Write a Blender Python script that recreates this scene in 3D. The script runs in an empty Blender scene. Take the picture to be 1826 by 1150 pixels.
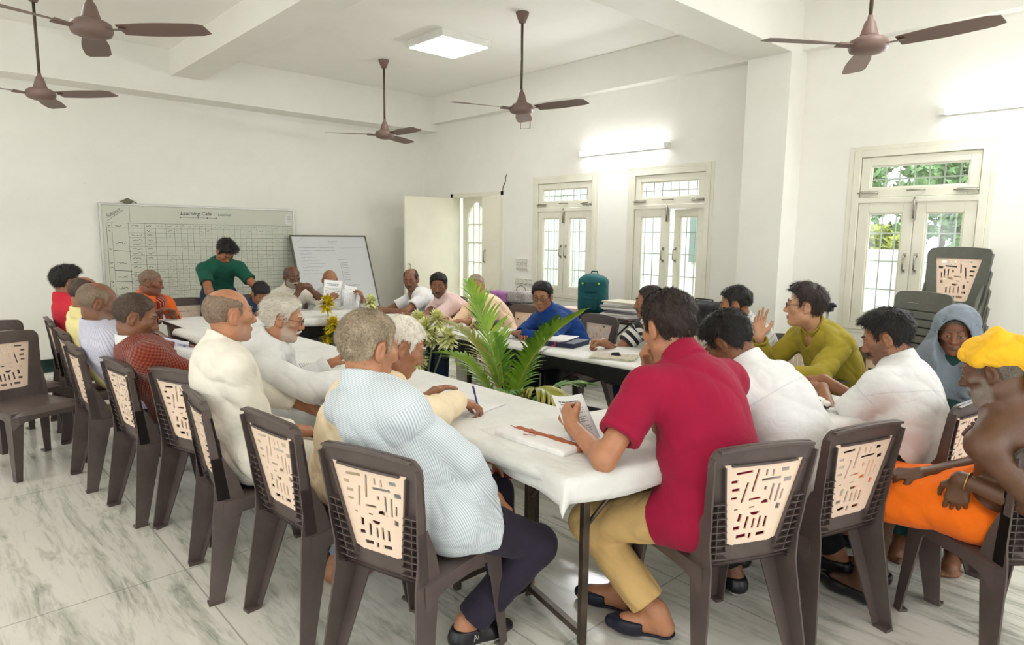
import bpy, bmesh, math, random
import numpy as np
from mathutils import Vector, Matrix, geometry

# ------------------------------------------------------------------ camera, sky, light, exposure
SC = bpy.context.scene
COL = SC.collection
F_PX, YAW, PITCH, ROLL, HC = 1162.0, math.radians(42.67), math.radians(7.66), math.radians(-0.62), 1.55

def cam_axes():
    fw = np.array([-math.cos(YAW) * math.cos(PITCH), math.sin(YAW) * math.cos(PITCH), -math.sin(PITCH)])
    r = np.cross(fw, [0, 0, 1.0]); r /= np.linalg.norm(r)
    d = np.cross(fw, r)
    c, s = math.cos(ROLL), math.sin(ROLL)
    return c * r + s * d, -s * r + c * d, fw

def make_camera():
    r, d, fw = cam_axes()
    cam = bpy.data.cameras.new('camera')
    ob = bpy.data.objects.new('camera', cam)
    COL.objects.link(ob)
    M = Matrix.Identity(4)
    for i in range(3):
        M[i][0], M[i][1], M[i][2] = r[i], -d[i], -fw[i]
    M[2][3] = HC
    ob.matrix_world = M
    cam.sensor_width = 36.0
    cam.lens = F_PX * 36.0 / 1826.0
    cam.shift_y = 1.0 / 1826.0
    cam.clip_start, cam.clip_end = 0.05, 200
    SC.camera = ob

make_camera()

def make_world():
    w = bpy.data.worlds.new('world'); SC.world = w
    w.use_nodes = True
    nt = w.node_tree
    bg = nt.nodes['Background']
    bg.inputs[0].default_value = (0.93, 0.97, 1.0, 1)
    bg.inputs[1].default_value = 4.1
make_world()
SC.view_settings.view_transform = 'Standard'
SC.view_settings.look = 'None'
SC.view_settings.gamma = 1.0
SC.view_settings.use_curve_mapping = False
SC.view_settings.exposure = -0.14
SC.cycles.use_denoising = True
SC.cycles.max_bounces = 8
SC.cycles.diffuse_bounces = 5
SC.cycles.sample_clamp_indirect = 4.0

def area_light(name, loc, rot, size, power, color=(1, 1, 1), size_y=None):
    l = bpy.data.lights.new(name, 'AREA')
    l.energy = power; l.color = color
    l.shape = 'RECTANGLE'; l.size = size; l.size_y = size_y or size
    o = bpy.data.objects.new(name, l); COL.objects.link(o)
    o.location = loc; o.rotation_euler = rot
    return o
PI = math.pi
WARM = (1.0, 0.985, 0.945)
# the LED ceiling panels: one visible, the rest unseen and added for light
PANELS = [(-5.55, 4.2), (-5.55, 0.2), (-0.9, 4.2), (-0.9, 0.2), (-5.55, -3.2), (-0.9, -3.2)]
for i, (px, py) in enumerate(PANELS):
    area_light('ceiling_panel_light', (px, py, 3.41), (0, 0, 0), 0.54, 15, WARM)
# the LED tubes on the window wall
TUBES = [(-4.55, 2.48), (-0.95, 2.5)]
for tx, tz in TUBES:
    area_light('tube_light', (tx, 5.70, tz), (math.radians(-62), 0, 0), 1.1, 26, (0.97, 0.99, 1.0), 0.05)

# the sun, high behind the building, lights the trees and the outside walls
sl = bpy.data.lights.new('sun', 'SUN'); sl.energy = 3.0; sl.angle = .02; sl.color = (1, .96, .88)
so = bpy.data.objects.new('sun', sl); COL.objects.link(so); so.rotation_euler = (math.radians(24), math.radians(-8), 0)

# ------------------------------------------------------------------ object helpers
def link(name, me, parent=None, loc=None):
    o = bpy.data.objects.new(name, me); COL.objects.link(o)
    if parent is not None:
        o.parent = parent
    if loc is not None:
        o.location = loc
    return o

def tag(o, label=None, cat=None, group=None, kind=None):
    if label: o['label'] = label
    if cat: o['category'] = cat
    if group: o['group'] = group
    if kind: o['kind'] = kind
    return o

def empty(name, loc, label, cat, rz=0.0, group=None):
    o = bpy.data.objects.new(name, None); COL.objects.link(o)
    o.location = loc; o.rotation_euler = (0, 0, rz)
    o.empty_display_size = 0.1
    return tag(o, label, cat, group)

def children_of(o):
    return [c for c in bpy.data.objects if c.parent == o]

def copy_tree(root, loc, rz, label, group=None):
    r = root.copy(); COL.objects.link(r)
    r.location = loc; r.rotation_euler = (r.rotation_euler[0], r.rotation_euler[1], rz)
    r['label'] = label
    if group: r['group'] = group
    for ch in children_of(root):
        c = ch.copy(); COL.objects.link(c); c.parent = r
        for g in children_of(ch):
            d = g.copy(); COL.objects.link(d); d.parent = c
    return r

class MB:
    """collects shapes and links them as one mesh object"""
    def __init__(self):
        self.v = []; self.f = []; self.mi = []; self.sm = []
    def add(self, vs, fs, mi=0, smooth=False):
        n = len(self.v)
        self.v.extend([tuple(map(float, p)) for p in vs])
        for f in fs:
            self.f.append([i + n for i in f]); self.mi.append(mi); self.sm.append(smooth)
        return self
    def box(self, lo, hi, mi=0, M=None):
        x0, y0, z0 = lo; x1, y1, z1 = hi
        vs = [(x0, y0, z0), (x1, y0, z0), (x1, y1, z0), (x0, y1, z0), (x0, y0, z1), (x1, y0, z1), (x1, y1, z1), (x0, y1, z1)]
        if M is not None: vs = [M @ Vector(p) for p in vs]
        return self.add(vs, [(0, 3, 2, 1), (4, 5, 6, 7), (0, 1, 5, 4), (1, 2, 6, 5), (2, 3, 7, 6), (3, 0, 4, 7)], mi)
    def hexa(self, a, b, mi=0):
        """a: four bottom points, b: four top points (both counter-clockwise from above)"""
        return self.add(list(a) + list(b), [(0, 3, 2, 1), (4, 5, 6, 7), (0, 1, 5, 4), (1, 2, 6, 5), (2, 3, 7, 6), (3, 0, 4, 7)], mi)
    def tube(self, pts, r, n=8, mi=0, caps=True, closed=False, smooth=True, flat=None):
        pts = [np.array(p, float) for p in pts]
        m = len(pts)
        rs = r if hasattr(r, '__len__') else [r] * m
        vs = []; up = None
        for i, p in enumerate(pts):
            if closed: t = pts[(i + 1) % m] - pts[i - 1]
            else: t = pts[min(i + 1, m - 1)] - pts[max(i - 1, 0)]
            t = t / (np.linalg.norm(t) + 1e-12)
            if up is None:
                a = np.array([0, 0, 1.0]) if abs(t[2]) < .9 else np.array([1.0, 0, 0])
            else: a = up
            x = np.cross(a, t); x /= np.linalg.norm(x) + 1e-12
            up = np.cross(t, x)
            for k in range(n):
                an = 2 * PI * k / n
                vs.append(p + rs[i] * (math.cos(an) * x + math.sin(an) * up * (flat or 1.0)))
        fs = []
        for i in range(m if closed else m - 1):
            j = (i + 1) % m
            for k in range(n):
                k2 = (k + 1) % n
                fs.append((i * n + k, i * n + k2, j * n + k2, j * n + k))
        if caps and not closed:
            fs.append(tuple(range(n - 1, -1, -1))); fs.append(tuple((m - 1) * n + k for k in range(n)))
        return self.add(vs, fs, mi, smooth)
    def lathe(self, prof, c=(0, 0, 0), n=24, mi=0, smooth=True):
        vs = []; fs = []
        for r, z in prof:
            for k in range(n):
                a = 2 * PI * k / n
                vs.append((c[0] + r * math.cos(a), c[1] + r * math.sin(a), c[2] + z))
        for i in range(len(prof) - 1):
            for k in range(n):
                k2 = (k + 1) % n
                fs.append((i * n + k, i * n + k2, (i + 1) * n + k2, (i + 1) * n + k))
        fs.append(tuple(range(n - 1, -1, -1))); fs.append(tuple((len(prof) - 1) * n + k for k in range(n)))
        return self.add(vs, fs, mi, smooth)
    def sphere(self, c, r, nu=12, nv=8, mi=0, M=None):
        vs = []; fs = []
        rr = r if hasattr(r, '__len__') else (r, r, r)
        for j in range(nv + 1):
            th = PI * j / nv
            for i in range(nu):
                ph = 2 * PI * i / nu
                p = Vector((rr[0] * math.sin(th) * math.cos(ph), rr[1] * math.sin(th) * math.sin(ph), rr[2] * math.cos(th)))
                if M is not None: p = M @ p
                vs.append(p + Vector(c))
        for j in range(nv):
            for i in range(nu):
                i2 = (i + 1) % nu
                fs.append((j * nu + i, (j + 1) * nu + i, (j + 1) * nu + i2, j * nu + i2))
        return self.add(vs, fs, mi, True)
    def build(self, name, mats, parent=None, loc=None, bevel=0.0, seg=2):
        me = bpy.data.meshes.new(name)
        me.from_pydata(self.v, [], self.f)
        for m in (mats if isinstance(mats, (list, tuple)) else [mats]): me.materials.append(m)
        me.polygons.foreach_set('material_index', self.mi)
        me.polygons.foreach_set('use_smooth', self.sm)
        me.update()
        o = link(name, me, parent, loc)
        if bevel > 0:
            b = o.modifiers.new('edge', 'BEVEL'); b.width = bevel; b.segments = seg; b.limit_method = 'ANGLE'; b.angle_limit = math.radians(40)
        return o

def np_mesh(name, V, Q, mats, parent=None, midx=None, smooth=True, attr=None):
    """mesh from numpy arrays of vertices and quads"""
    me = bpy.data.meshes.new(name)
    n, m = len(V), len(Q); k = Q.shape[1]
    me.vertices.add(n); me.vertices.foreach_set('co', np.ascontiguousarray(V, np.float32).ravel())
    me.loops.add(m * k); me.loops.foreach_set('vertex_index', np.ascontiguousarray(Q, np.int32).ravel())
    me.polygons.add(m); me.polygons.foreach_set('loop_start', np.arange(0, m * k, k, dtype=np.int32))
    if smooth: me.polygons.foreach_set('use_smooth', np.ones(m, bool))
    for mt in (mats if isinstance(mats, (list, tuple)) else [mats]): me.materials.append(mt)
    if midx is not None: me.polygons.foreach_set('material_index', np.ascontiguousarray(midx, np.int32))
    if attr:
        for an, av in attr.items():
            at = me.attributes.new(an, 'FLOAT_VECTOR', 'POINT')
            at.data.foreach_set('vector', np.ascontiguousarray(av, np.float32).ravel())
    me.update(calc_edges=True)
    return link(name, me, parent)

# ------------------------------------------------------------------ materials
def srgb(r, g, b):
    f = lambda c: (c / 255.0 / 12.92) if c <= 10 else ((c / 255.0 + 0.055) / 1.055) ** 2.4
    return (f(r), f(g), f(b), 1.0)

class NT:
    def __init__(self, name):
        self.m = bpy.data.materials.new(name); self.m.use_nodes = True
        self.t = self.m.node_tree
        self.b = self.t.nodes['Principled BSDF']
    def n(self, kind, **kw):
        x = self.t.nodes.new(kind)
        for k, v in kw.items():
            if k.startswith('i_'):
                x.inputs[k[2:].replace('_', ' ')].default_value = v
            else: setattr(x, k, v)
        return x
    def l(self, a, b): self.t.links.new(a, b)
    def coord(self, kind='Object', scale=(1, 1, 1), rot=(0, 0, 0)):
        tc = self.n('ShaderNodeTexCoord'); mp = self.n('ShaderNodeMapping')
        mp.inputs['Scale'].default_value = scale; mp.inputs['Rotation'].default_value = rot
        self.l(tc.outputs[kind], mp.inputs[0]); return mp.outputs[0]
    def attr(self, name):
        a = self.n('ShaderNodeAttribute', attribute_name=name); return a.outputs['Vector']
    def noise(self, vec, scale=5, detail=4, rough=.55, dist=0):
        x = self.n('ShaderNodeTexNoise'); x.inputs['Scale'].default_value = scale; x.inputs['Detail'].default_value = detail
        x.inputs['Roughness'].default_value = rough; x.inputs['Distortion'].default_value = dist
        if vec is not None: self.l(vec, x.inputs['Vector'])
        return x.outputs['Fac']
    def ramp(self, fac, stops, interp='LINEAR'):
        x = self.n('ShaderNodeValToRGB'); e = x.color_ramp.elements; x.color_ramp.interpolation = interp
        while len(e) < len(stops): e.new(0.5)
        for i, (p, c) in enumerate(stops):
            e[i].position = p; e[i].color = c if len(c) == 4 else (*c, 1)
        self.l(fac, x.inputs[0]); return x.outputs[0]
    def mix(self, fac, a, b, mode='MIX'):
        x = self.n('ShaderNodeMix', data_type='RGBA', blend_type=mode)
        if isinstance(fac, (int, float)): x.inputs[0].default_value = fac
        else: self.l(fac, x.inputs[0])
        for v, s in ((a, x.inputs[6]), (b, x.inputs[7])):
            if isinstance(v, (tuple, list)): s.default_value = v
            else: self.l(v, s)
        return x.outputs[2]
    def math(self, op, a, b=None, c=None):
        x = self.n('ShaderNodeMath', operation=op)
        for i, v in enumerate((a, b, c)):
            if v is None: continue
            if isinstance(v, (int, float)): x.inputs[i].default_value = v
            else: self.l(v, x.inputs[i])
        return x.outputs[0]
    def sep(self, vec):
        x = self.n('ShaderNodeSeparateXYZ'); self.l(vec, x.inputs[0]); return x.outputs
    def color(self, c):
        if isinstance(c, (tuple, list)): self.b.inputs['Base Color'].default_value = c
        else: self.l(c, self.b.inputs['Base Color'])
    def bump(self, h, strength=.3, dist=.01):
        x = self.n('ShaderNodeBump'); x.inputs['Strength'].default_value = strength; x.inputs['Distance'].default_value = dist
        self.l(h, x.inputs['Height']); self.l(x.outputs[0], self.b.inputs['Normal'])
    def set(self, **kw):
        for k, v in kw.items(): self.b.inputs[k.replace('_', ' ')].default_value = v
        return self

def mat_plain(name, c, rough=.5, spec=.5, metal=0.0, var=.08, scale=6, bump=0.0, bscale=80, coat=0.0):
    t = NT(name)
    v = t.coord()
    f = t.noise(v, scale, 4)
    dark = tuple(x * (1 - var * 1.6) for x in c[:3]) + (1,)
    lite = tuple(min(1, x * (1 + var)) for x in c[:3]) + (1,)
    t.color(t.ramp(f, [(.3, dark), (.7, lite)]))
    t.set(Roughness=rough, Metallic=metal, Specular_IOR_Level=spec)
    if coat: t.set(Coat_Weight=coat)
    if bump: t.bump(t.noise(v, bscale, 3), bump, .004)
    return t.m

def mat_emit(name, c, s):
    t = NT(name); t.color((.8, .8, .8, 1))
    t.b.inputs['Emission Color'].default_value = c; t.b.inputs['Emission Strength'].default_value = s
    return t.m

def mat_cloth(name, c, c2=None, rough=.85, bump=.25, weave=900, var=.06, seam=False):
    t = NT(name); v = t.coord()
    f = t.noise(v, 9, 5)
    dark = tuple(x * (1 - var * 1.5) for x in c[:3]) + (1,)
    lite = tuple(min(1, x * (1 + var)) for x in c[:3]) + (1,)
    col = t.ramp(f, [(.3, dark), (.7, lite)])
    if seam:      # stitched yoke across the shoulders
        a = t.sep(t.attr('pat'))
        ln = t.math('MULTIPLY', t.math('LESS_THAN', t.math('ABSOLUTE', t.math('ADD', a[1], .125)), .0028), t.math('SUBTRACT', 1, a[2]))
        cuff = t.math('MULTIPLY', t.math('LESS_THAN', t.math('ABSOLUTE', t.math('SUBTRACT', a[1], .055)), .0028), a[2])
        col = t.mix(t.math('MULTIPLY', t.math('ADD', ln, cuff), .6), col, tuple(x * .78 for x in c[:3]) + (1,))
    t.color(col)
    t.set(Roughness=rough, Specular_IOR_Level=.2, Sheen_Weight=.06)
    h = t.math('ADD', t.noise(v, 15, 3, .45, 1.6), t.math('MULTIPLY', t.noise(v, weave * .4, 1), .03))
    t.bump(h, bump, .014)
    return t.m

# ------------------------------------------------------------------ distance fields and their mesher
def A3(*p): return np.array(p, float)
def nrm(v):
    v = np.asarray(v, float); return v / (np.linalg.norm(v) + 1e-12)
def smin(a, b, k):
    if k <= 0: return np.minimum(a, b)
    h = np.maximum(k - np.abs(a - b), 0) / k
    return np.minimum(a, b) - h * h * k * .25
def smax(a, b, k): return -smin(-a, -b, k)

def d_cone(p, a, b, ra, rb, flat=None, fs=1.0):
    a = np.asarray(a, float); ba = np.asarray(b, float) - a
    L2 = ba @ ba + 1e-12
    t = np.clip((p - a) @ ba / L2, 0, 1)
    q = p - a - t[:, None] * ba
    if flat is not None:
        q = q + np.outer(q @ flat, flat) * (1 / fs - 1)
    return (np.sqrt((q * q).sum(1)) - (ra + t * (rb - ra))) * (1.0 if flat is None else min(1, .5 + .5 * fs))

def d_ell(p, c, r, M=None):
    q = p - np.asarray(c, float)
    if M is not None: q = q @ M
    r = np.asarray(r, float)
    k0 = np.sqrt(((q / r) ** 2).sum(1)); k1 = np.sqrt(((q / (r * r)) ** 2).sum(1)) + 1e-9
    return k0 * (k0 - 1) / k1

class Field:
    def __init__(self): self.ops = []
    def fn(self, f, c, R, k=.02, sub=False):
        self.ops.append((f, np.asarray(c, float), R, k, sub)); return self
    def cone(self, a, b, ra, rb, k=.02, flat=None, fs=1.0, sub=False):
        a = np.asarray(a, float); b = np.asarray(b, float)
        c = (a + b) / 2; R = np.linalg.norm(b - a) / 2 + max(ra, rb)
        return self.fn(lambda p: d_cone(p, a, b, ra, rb, flat, fs), c, R, k, sub)
    def ell(self, c, r, k=.02, M=None, sub=False):
        c = np.asarray(c, float)
        return self.fn(lambda p: d_ell(p, c, r, M), c, max(r), k, sub)
    def __call__(self, p):
        d = np.full(len(p), 1e2)
        for f, c, R, k, sub in self.ops:
            ds = np.sqrt(((p - c) ** 2).sum(1)) - R
            sel = ds < .16
            if sub:
                if sel.any(): d[sel] = smax(d[sel], -f(p[sel]), k)
            else:
                v = np.maximum(ds, .12)
                if sel.any(): v[sel] = f(p[sel])
                d = smin(d, v, k)
        return d
    def bounds(self, pad=.05):
        lo = np.min([c - R for f, c, R, k, s in self.ops if not s], axis=0); hi = np.max([c + R for f, c, R, k, s in self.ops if not s], axis=0)
        return lo - pad, hi + pad

_OFF = np.array([(i, j, k) for k in (0, 1) for j in (0, 1) for i in (0, 1)])
_KEY = np.array([1, 1 << 20, 1 << 40], np.int64)
def mesh_field(f, lo, hi, h, slack=1.3, pad=.0):
    """vertices and quads of the zero surface of f, sampled only near the surface"""
    lo = np.asarray(lo, float); H = 8
    n = np.ceil((np.asarray(hi) - lo) / (h * H)).astype(int) + 1
    g = np.stack(np.meshgrid(*[np.arange(m) for m in n], indexing='ij'), -1).reshape(-1, 3) * H
    s = H
    while True:
        c = lo + (g + s / 2) * h
        d = f(c)
        g = g[np.abs(d) < s * h * .87 * slack + pad]
        if s == 1: break
        s //= 2
        g = (g[:, None, :] + _OFF[None] * s).reshape(-1, 3)
    if len(g) == 0: return np.zeros((0, 3)), np.zeros((0, 4), int)
    cr = (g[:, None, :] + _OFF[None]).reshape(-1, 3)
    key = cr @ _KEY
    uk, ui, inv = np.unique(key, return_index=True, return_inverse=True)
    vals = f(lo + cr[ui] * h)
    vals[vals == 0] = 1e-9
    cv = vals[inv].reshape(-1, 8)
    neg = cv < 0
    act = neg.any(1) & ~neg.all(1)
    g = g[act]; cv = cv[act]
    acc = np.zeros((len(g), 3)); cnt = np.zeros(len(g))
    for a in range(8):
        for ax in range(3):
            if _OFF[a][ax]: continue
            b = a + (1 << ax)
            m = (cv[:, a] < 0) != (cv[:, b] < 0)
            t = cv[m, a] / (cv[m, a] - cv[m, b])
            p = np.tile(_OFF[a].astype(float), (m.sum(), 1)); p[:, ax] = t
            acc[m] += p; cnt[m] += 1
    V = lo + (g + acc / cnt[:, None]) * h
    keys = g @ _KEY
    order = np.argsort(keys); sk = keys[order]
    def find(kk):
        i = np.clip(np.searchsorted(sk, kk), 0, len(sk) - 1)
        return np.where(sk[i] == kk, order[i], -1)
    Q = []
    for ax in range(3):
        b, c = (ax + 1) % 3, (ax + 2) % 3
        m = (cv[:, 0] < 0) != (cv[:, 1 << ax] < 0)
        k0 = keys[m]
        q = np.stack([np.where(m)[0], find(k0 - _KEY[b]), find(k0 - _KEY[b] - _KEY[c]), find(k0 - _KEY[c])], 1)
        flip = cv[m, 0] > 0
        q[flip] = q[flip][:, ::-1]
        Q.append(q[(q >= 0).all(1)])
    return V, np.concatenate(Q)

def wob(p, f, seed=0.0):
    """cheap smooth noise in about -1..1"""
    x, y, z = p[:, 0] * f + seed, p[:, 1] * f + seed * 1.7, p[:, 2] * f - seed * .6
    return (np.sin(x + 1.9 * np.sin(.73 * y + .4 * z)) + np.sin(1.3 * y + 1.7 * np.sin(.8 * z + .3 * x) + 2) + np.sin(1.17 * z + 1.8 * np.sin(.9 * x - .5 * y) + 4)) / 3
def folds(p, f, seed=0.0):
    """ridged noise, 0..1, for creases in cloth"""
    a = wob(p, f, seed); b = wob(p, f * 2.1, seed + 3)
    return (1 - np.abs(a)) ** 3 * .8 + (1 - np.abs(b)) ** 4 * .35
def nrm_rows(v): return v / (np.linalg.norm(v, axis=1)[:, None] + 1e-12)

# ------------------------------------------------------------------ people
def skin_mat(name, c, rough=.42):
    t = NT(name); v = t.coord()
    f = t.noise(v, 16, 5, .6)
    c = np.array(c[:3])
    base = t.ramp(f, [(.28, tuple(c * A3(.80, .76, .74)) + (1,)), (.5, tuple(c) + (1,)), (.75, tuple(np.minimum(1, c * A3(1.14, 1.10, 1.06))) + (1,))])
    st = t.sep(t.attr('stubble'))      # cropped beard: strength, grey tone
    tone = t.ramp(st[1], [(0, srgb(44, 34, 30)), (1, srgb(206, 198, 186))])
    grain = t.math('ADD', t.math('MULTIPLY', t.noise(v, 420, 2, .6), 1.1), .18)
    t.color(t.mix(t.math('MINIMUM', t.math('MULTIPLY', st[0], grain), .92), base, tone))
    t.set(Roughness=rough, Specular_IOR_Level=.42)
    h = t.math('ADD', t.noise(v, 60, 4, .6, .6), t.math('MULTIPLY', t.noise(v, 260, 2), .35))
    t.bump(h, .22, .006)
    return t.m
SKIN = {
    'tan': skin_mat('skin_tan', srgb(176, 122, 90)),
    'mid': skin_mat('skin_mid', srgb(152, 103, 74)),
    'fair': skin_mat('skin_fair', srgb(196, 146, 114)),
    'brown': skin_mat('skin_brown', srgb(128, 84, 60)),
    'dark': skin_mat('skin_dark', srgb(100, 66, 48)),
    'deep': skin_mat('skin_deep', srgb(96, 66, 47)),
}
def lip_mat(name, c):
    return mat_plain(name, c, .4, .4, var=.05)
LIP = {k: lip_mat('lips_' + k, v) for k, v in dict(tan=srgb(152, 96, 76), mid=srgb(130, 82, 64), fair=srgb(172, 114, 94), brown=srgb(108, 68, 54), dark=srgb(84, 48, 42), deep=srgb(80, 48, 42)).items()}
EYE = mat_plain('eye_white', srgb(172, 158, 144), .25, .5, var=.02)
IRIS = mat_plain('eye_iris', srgb(30, 20, 14), .15, .6, var=.1)

def hair_mat(name, c1, c2, rough=.55):
    t = NT(name); v = t.coord()
    f = t.noise(v, 150, 3, .6, 1.0); g = t.noise(v, 14, 3)
    k = t.math('ADD', t.math('MULTIPLY', f, .6), t.math('MULTIPLY', g, .4))
    t.color(t.ramp(k, [(.34, c1), (.66, c2)]))
    t.set(Roughness=rough, Specular_IOR_Level=.35)
    t.bump(f, .35, .003)
    return t.m
HAIR = {
    'black': hair_mat('hair_black', srgb(14, 12, 11), srgb(34, 29, 26)),
    'brownblack': hair_mat('hair_dark_brown', srgb(28, 21, 18), srgb(62, 48, 42)),
    'pepper': hair_mat('hair_pepper', srgb(52, 44, 38), srgb(120, 110, 98)),
    'saltgrey': hair_mat('hair_salt_grey', srgb(106, 92, 74), srgb(192, 174, 146)),
    'white': hair_mat('hair_white', srgb(186, 176, 158), srgb(242, 236, 224)),
    'shadow': hair_mat('stubble_shadow', srgb(92, 62, 46), srgb(118, 82, 62)),
    'stubgrey': hair_mat('hair_stubble_grey', srgb(96, 74, 58), srgb(146, 126, 106)),
    'stubdark': hair_mat('hair_stubble_dark', srgb(52, 38, 30), srgb(92, 74, 60)),
}

def head_sdf(p, o, cap=False):
    """the head in its own frame: x right, y forward, z up; cap: only skull and jaw, for the hair"""
    w = o.get('wide', 1.0); fat = o.get('fat', 0.0)
    d = d_ell(p, (0, -.012, .035), (.0745 * w, .095, .084))
    d = smin(d, d_ell(p, (0, .017, -.034), ((.059 + .006 * fat) * w, .069, .079)), .03)
    if cap:
        return d
    ax = np.abs(p[:, 0]); m = np.stack([ax, p[:, 1], p[:, 2]], 1)
    d = smin(d, d_cone(p, (0, .01, -.068), (0, .064, -.097), .034 + .008 * fat, .021), .03)
    d = smin(d, np.sqrt(((m - A3(.046 + .005 * fat, .002, -.06)) ** 2).sum(1)) - .021, .03)
    d = smin(d, np.sqrt(((m - A3(.043, .057, -.012)) ** 2).sum(1)) - (.0225 + .004 * fat), .025)
    if o.get('old'):
        d = smax(d, -(np.sqrt(((m - A3(.069, .05, -.048)) ** 2).sum(1)) - .021), .03)
    d = smin(d, d_cone(m, (0, .087, .027), (.040, .072, .027), .0105, .010), .014)
    d = smax(d, -(np.sqrt(((m - A3(.032, .100, .004)) ** 2).sum(1)) - .0150), .018)
    ns = o.get('nose', 1.0)
    d = smin(d, d_cone(p, (0, .084, .016), (0, .084 + .0205 * ns, -.030), .0085, .0122 * ns), .014)
    d = smin(d, np.sqrt(((m - A3(.0125 * ns, .093, -.033)) ** 2).sum(1)) - .0092 * ns, .009)
    d = smin(d, d_ell(m, (.0315, .0775, .0035), (.0165, .0118, .0120)), .006)
    d = smin(d, d_cone(m, (0, .0885, -.060), (.022, .078, -.063), .0058, .0036), .008)
    d = smin(d, d_cone(m, (0, .0865, -.071), (.020, .077, -.068), .0070, .004), .008)
    # ears
    er = d_ell(m, (.079 * w, -.008, .002), (.0115, .0205, .0335), EAR_M)
    er = smax(er, -d_ell(m, (.0895 * w, -.004, .006), (.0085, .0115, .019), EAR_M), .004)
    er = smin(er, np.sqrt(((m - A3(.076 * w, .002, -.026)) ** 2).sum(1)) - .0085, .01)
    return smin(d, er, .006)
EAR_M = np.array(Matrix.Rotation(math.radians(18), 3, 'Z') @ Matrix.Rotation(math.radians(-10), 3, 'X'))

HL_Y = [-.11, -.085, -.05, -.028, -.022, .018, .024, .036, .044, .06, .078, .10]
HL_Z = [-.062, -.062, -.052, -.030, .038, .040, -.004, -.002, .048, .056, .070, .078]
def hair_field(o):
    st = o['hair']; t = o.get('ht', .008); w = o.get('wide', 1.0)
    rec = o.get('recede', 0.012)
    seed = o.get('seed', 1)
    def f(p):
        th = t * (1 + .55 * np.clip((p[:, 2] - .02) / .08, -.6, 1)) + o.get('rough', 1) * ((t * .30) * wob(p, 75, seed) + (t * .16) * wob(p, 190, seed))
        th = th + o.get('top', 0) * np.clip((p[:, 2] - .05) / .06, 0, 1) * np.clip((p[:, 1] + .05) / .1, 0, 1) * (1 + .5 * wob(p, 50, seed + 5))
        d = head_sdf(p, o, True) - th
        zl = np.interp(p[:, 1], HL_Y, np.array(HL_Z) + rec * np.clip((np.array(HL_Y) - .02) / .06, 0, 1) + o.get('nape', 0) * (np.array(HL_Y) < -.04))
        d = smax(d, (zl - p[:, 2]) * .75 + .002 * wob(p, 160, seed + 2), .006)
        if o.get('bald', 0):
            b = o['bald']   # 0..1 how far down the bare crown reaches
            zb = .105 - .075 * b + np.interp(p[:, 1], [-.11, -.06, 0, .05, .09], [.018, .012, -.004, -.03, -.06])
            d = smax(d, (p[:, 2] - zb) * .8 + .003 * wob(p, 120, seed), .008)
        return d
    return f

def rot_frame(yaw, pitch=0.0, roll=0.0):
    """columns: right, forward, up; yaw is the heading of forward from +X"""
    fw = A3(math.cos(yaw), math.sin(yaw), 0); rt = A3(math.sin(yaw), -math.cos(yaw), 0); up = A3(0, 0, 1)
    fw2 = fw * math.cos(pitch) + up * math.sin(pitch); up2 = up * math.cos(pitch) - fw * math.sin(pitch)
    rt3 = rt * math.cos(roll) - up2 * math.sin(roll); up3 = up2 * math.cos(roll) + rt * math.sin(roll)
    return np.stack([rt3, fw2, up3], 1)

def ik(a, b, la, lb, hint):
    a = np.asarray(a, float); b = np.asarray(b, float)
    v = b - a; L = np.linalg.norm(v)
    if L > (la + lb) * .995:
        b = a + v / L * (la + lb) * .995; L = (la + lb) * .995; v = b - a
    u = v / (L + 1e-9)
    x = (la * la - lb * lb + L * L) / (2 * L + 1e-9)
    hgt = math.sqrt(max(la * la - x * x, 0))
    hn = np.asarray(hint, float); hn = hn - u * (hn @ u); hn = nrm(hn)
    return a + u * x + hn * hgt, b

def hand_prims(W, d, n, left, curl, thumb=.5, spread=.06, s=1.0):
    """list of (a, b, ra, rb, group) for one hand; d: along the fingers, n: where the palm looks"""
    d = nrm(d); n = np.asarray(n, float); n = nrm(n - d * (n @ d))
    t = np.cross(n, d) * (1 if left else -1)
    out = []
    offs = (.029, .0095, -.010, -.028); kl = (.086, .090, .086, .078)
    segs = ((.043, .025, .021), (.047, .029, .022), (.043, .027, .021), (.033, .021, .018))
    for i in range(4):
        K = W + (d * kl[i] + t * offs[i] - n * .002 * abs(i - 1.3)) * s
        out.append((W + (d * .008 + t * offs[i] * .42) * s, K, .0165 * s, .0125 * s, 'palm'))
        c = curl if np.isscalar(curl) else curl[i]
        sp = spread * (1.5 - i)
        dd = nrm(d + t * sp); ang = 0; P = K
        r = (.0094, .0088, .0090, .0080)[i] * s
        for j in range(3):
            ang += c * (.9, 1.15, .75)[j]
            q = dd * math.cos(ang) + n * math.sin(ang)
            E = P + q * segs[i][j] * s
            out.append((P, E, r, r * .9, 'f')); P = E; r *= .9
    T0 = W + (d * .022 + t * .020 + n * .006) * s
    T1 = T0 + nrm(d * .72 + t * .75 + n * .25) * .042 * s
    q = nrm(d * (.95 - .2 * thumb) + t * (.55 - .75 * thumb) + n * (.15 + .5 * thumb))
    T2 = T1 + q * .031 * s
    q2 = nrm(d * (1 - .1 * thumb) + t * (.35 - .8 * thumb) + n * (.1 + .5 * thumb))
    T3 = T2 + q2 * .024 * s
    out += [(T0, T1, .0165 * s, .0125 * s, 'palm'), (T1, T2, .0112 * s, .0102 * s, 'f'), (T2, T3, .0102 * s, .0082 * s, 'f')]
    return out

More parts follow.
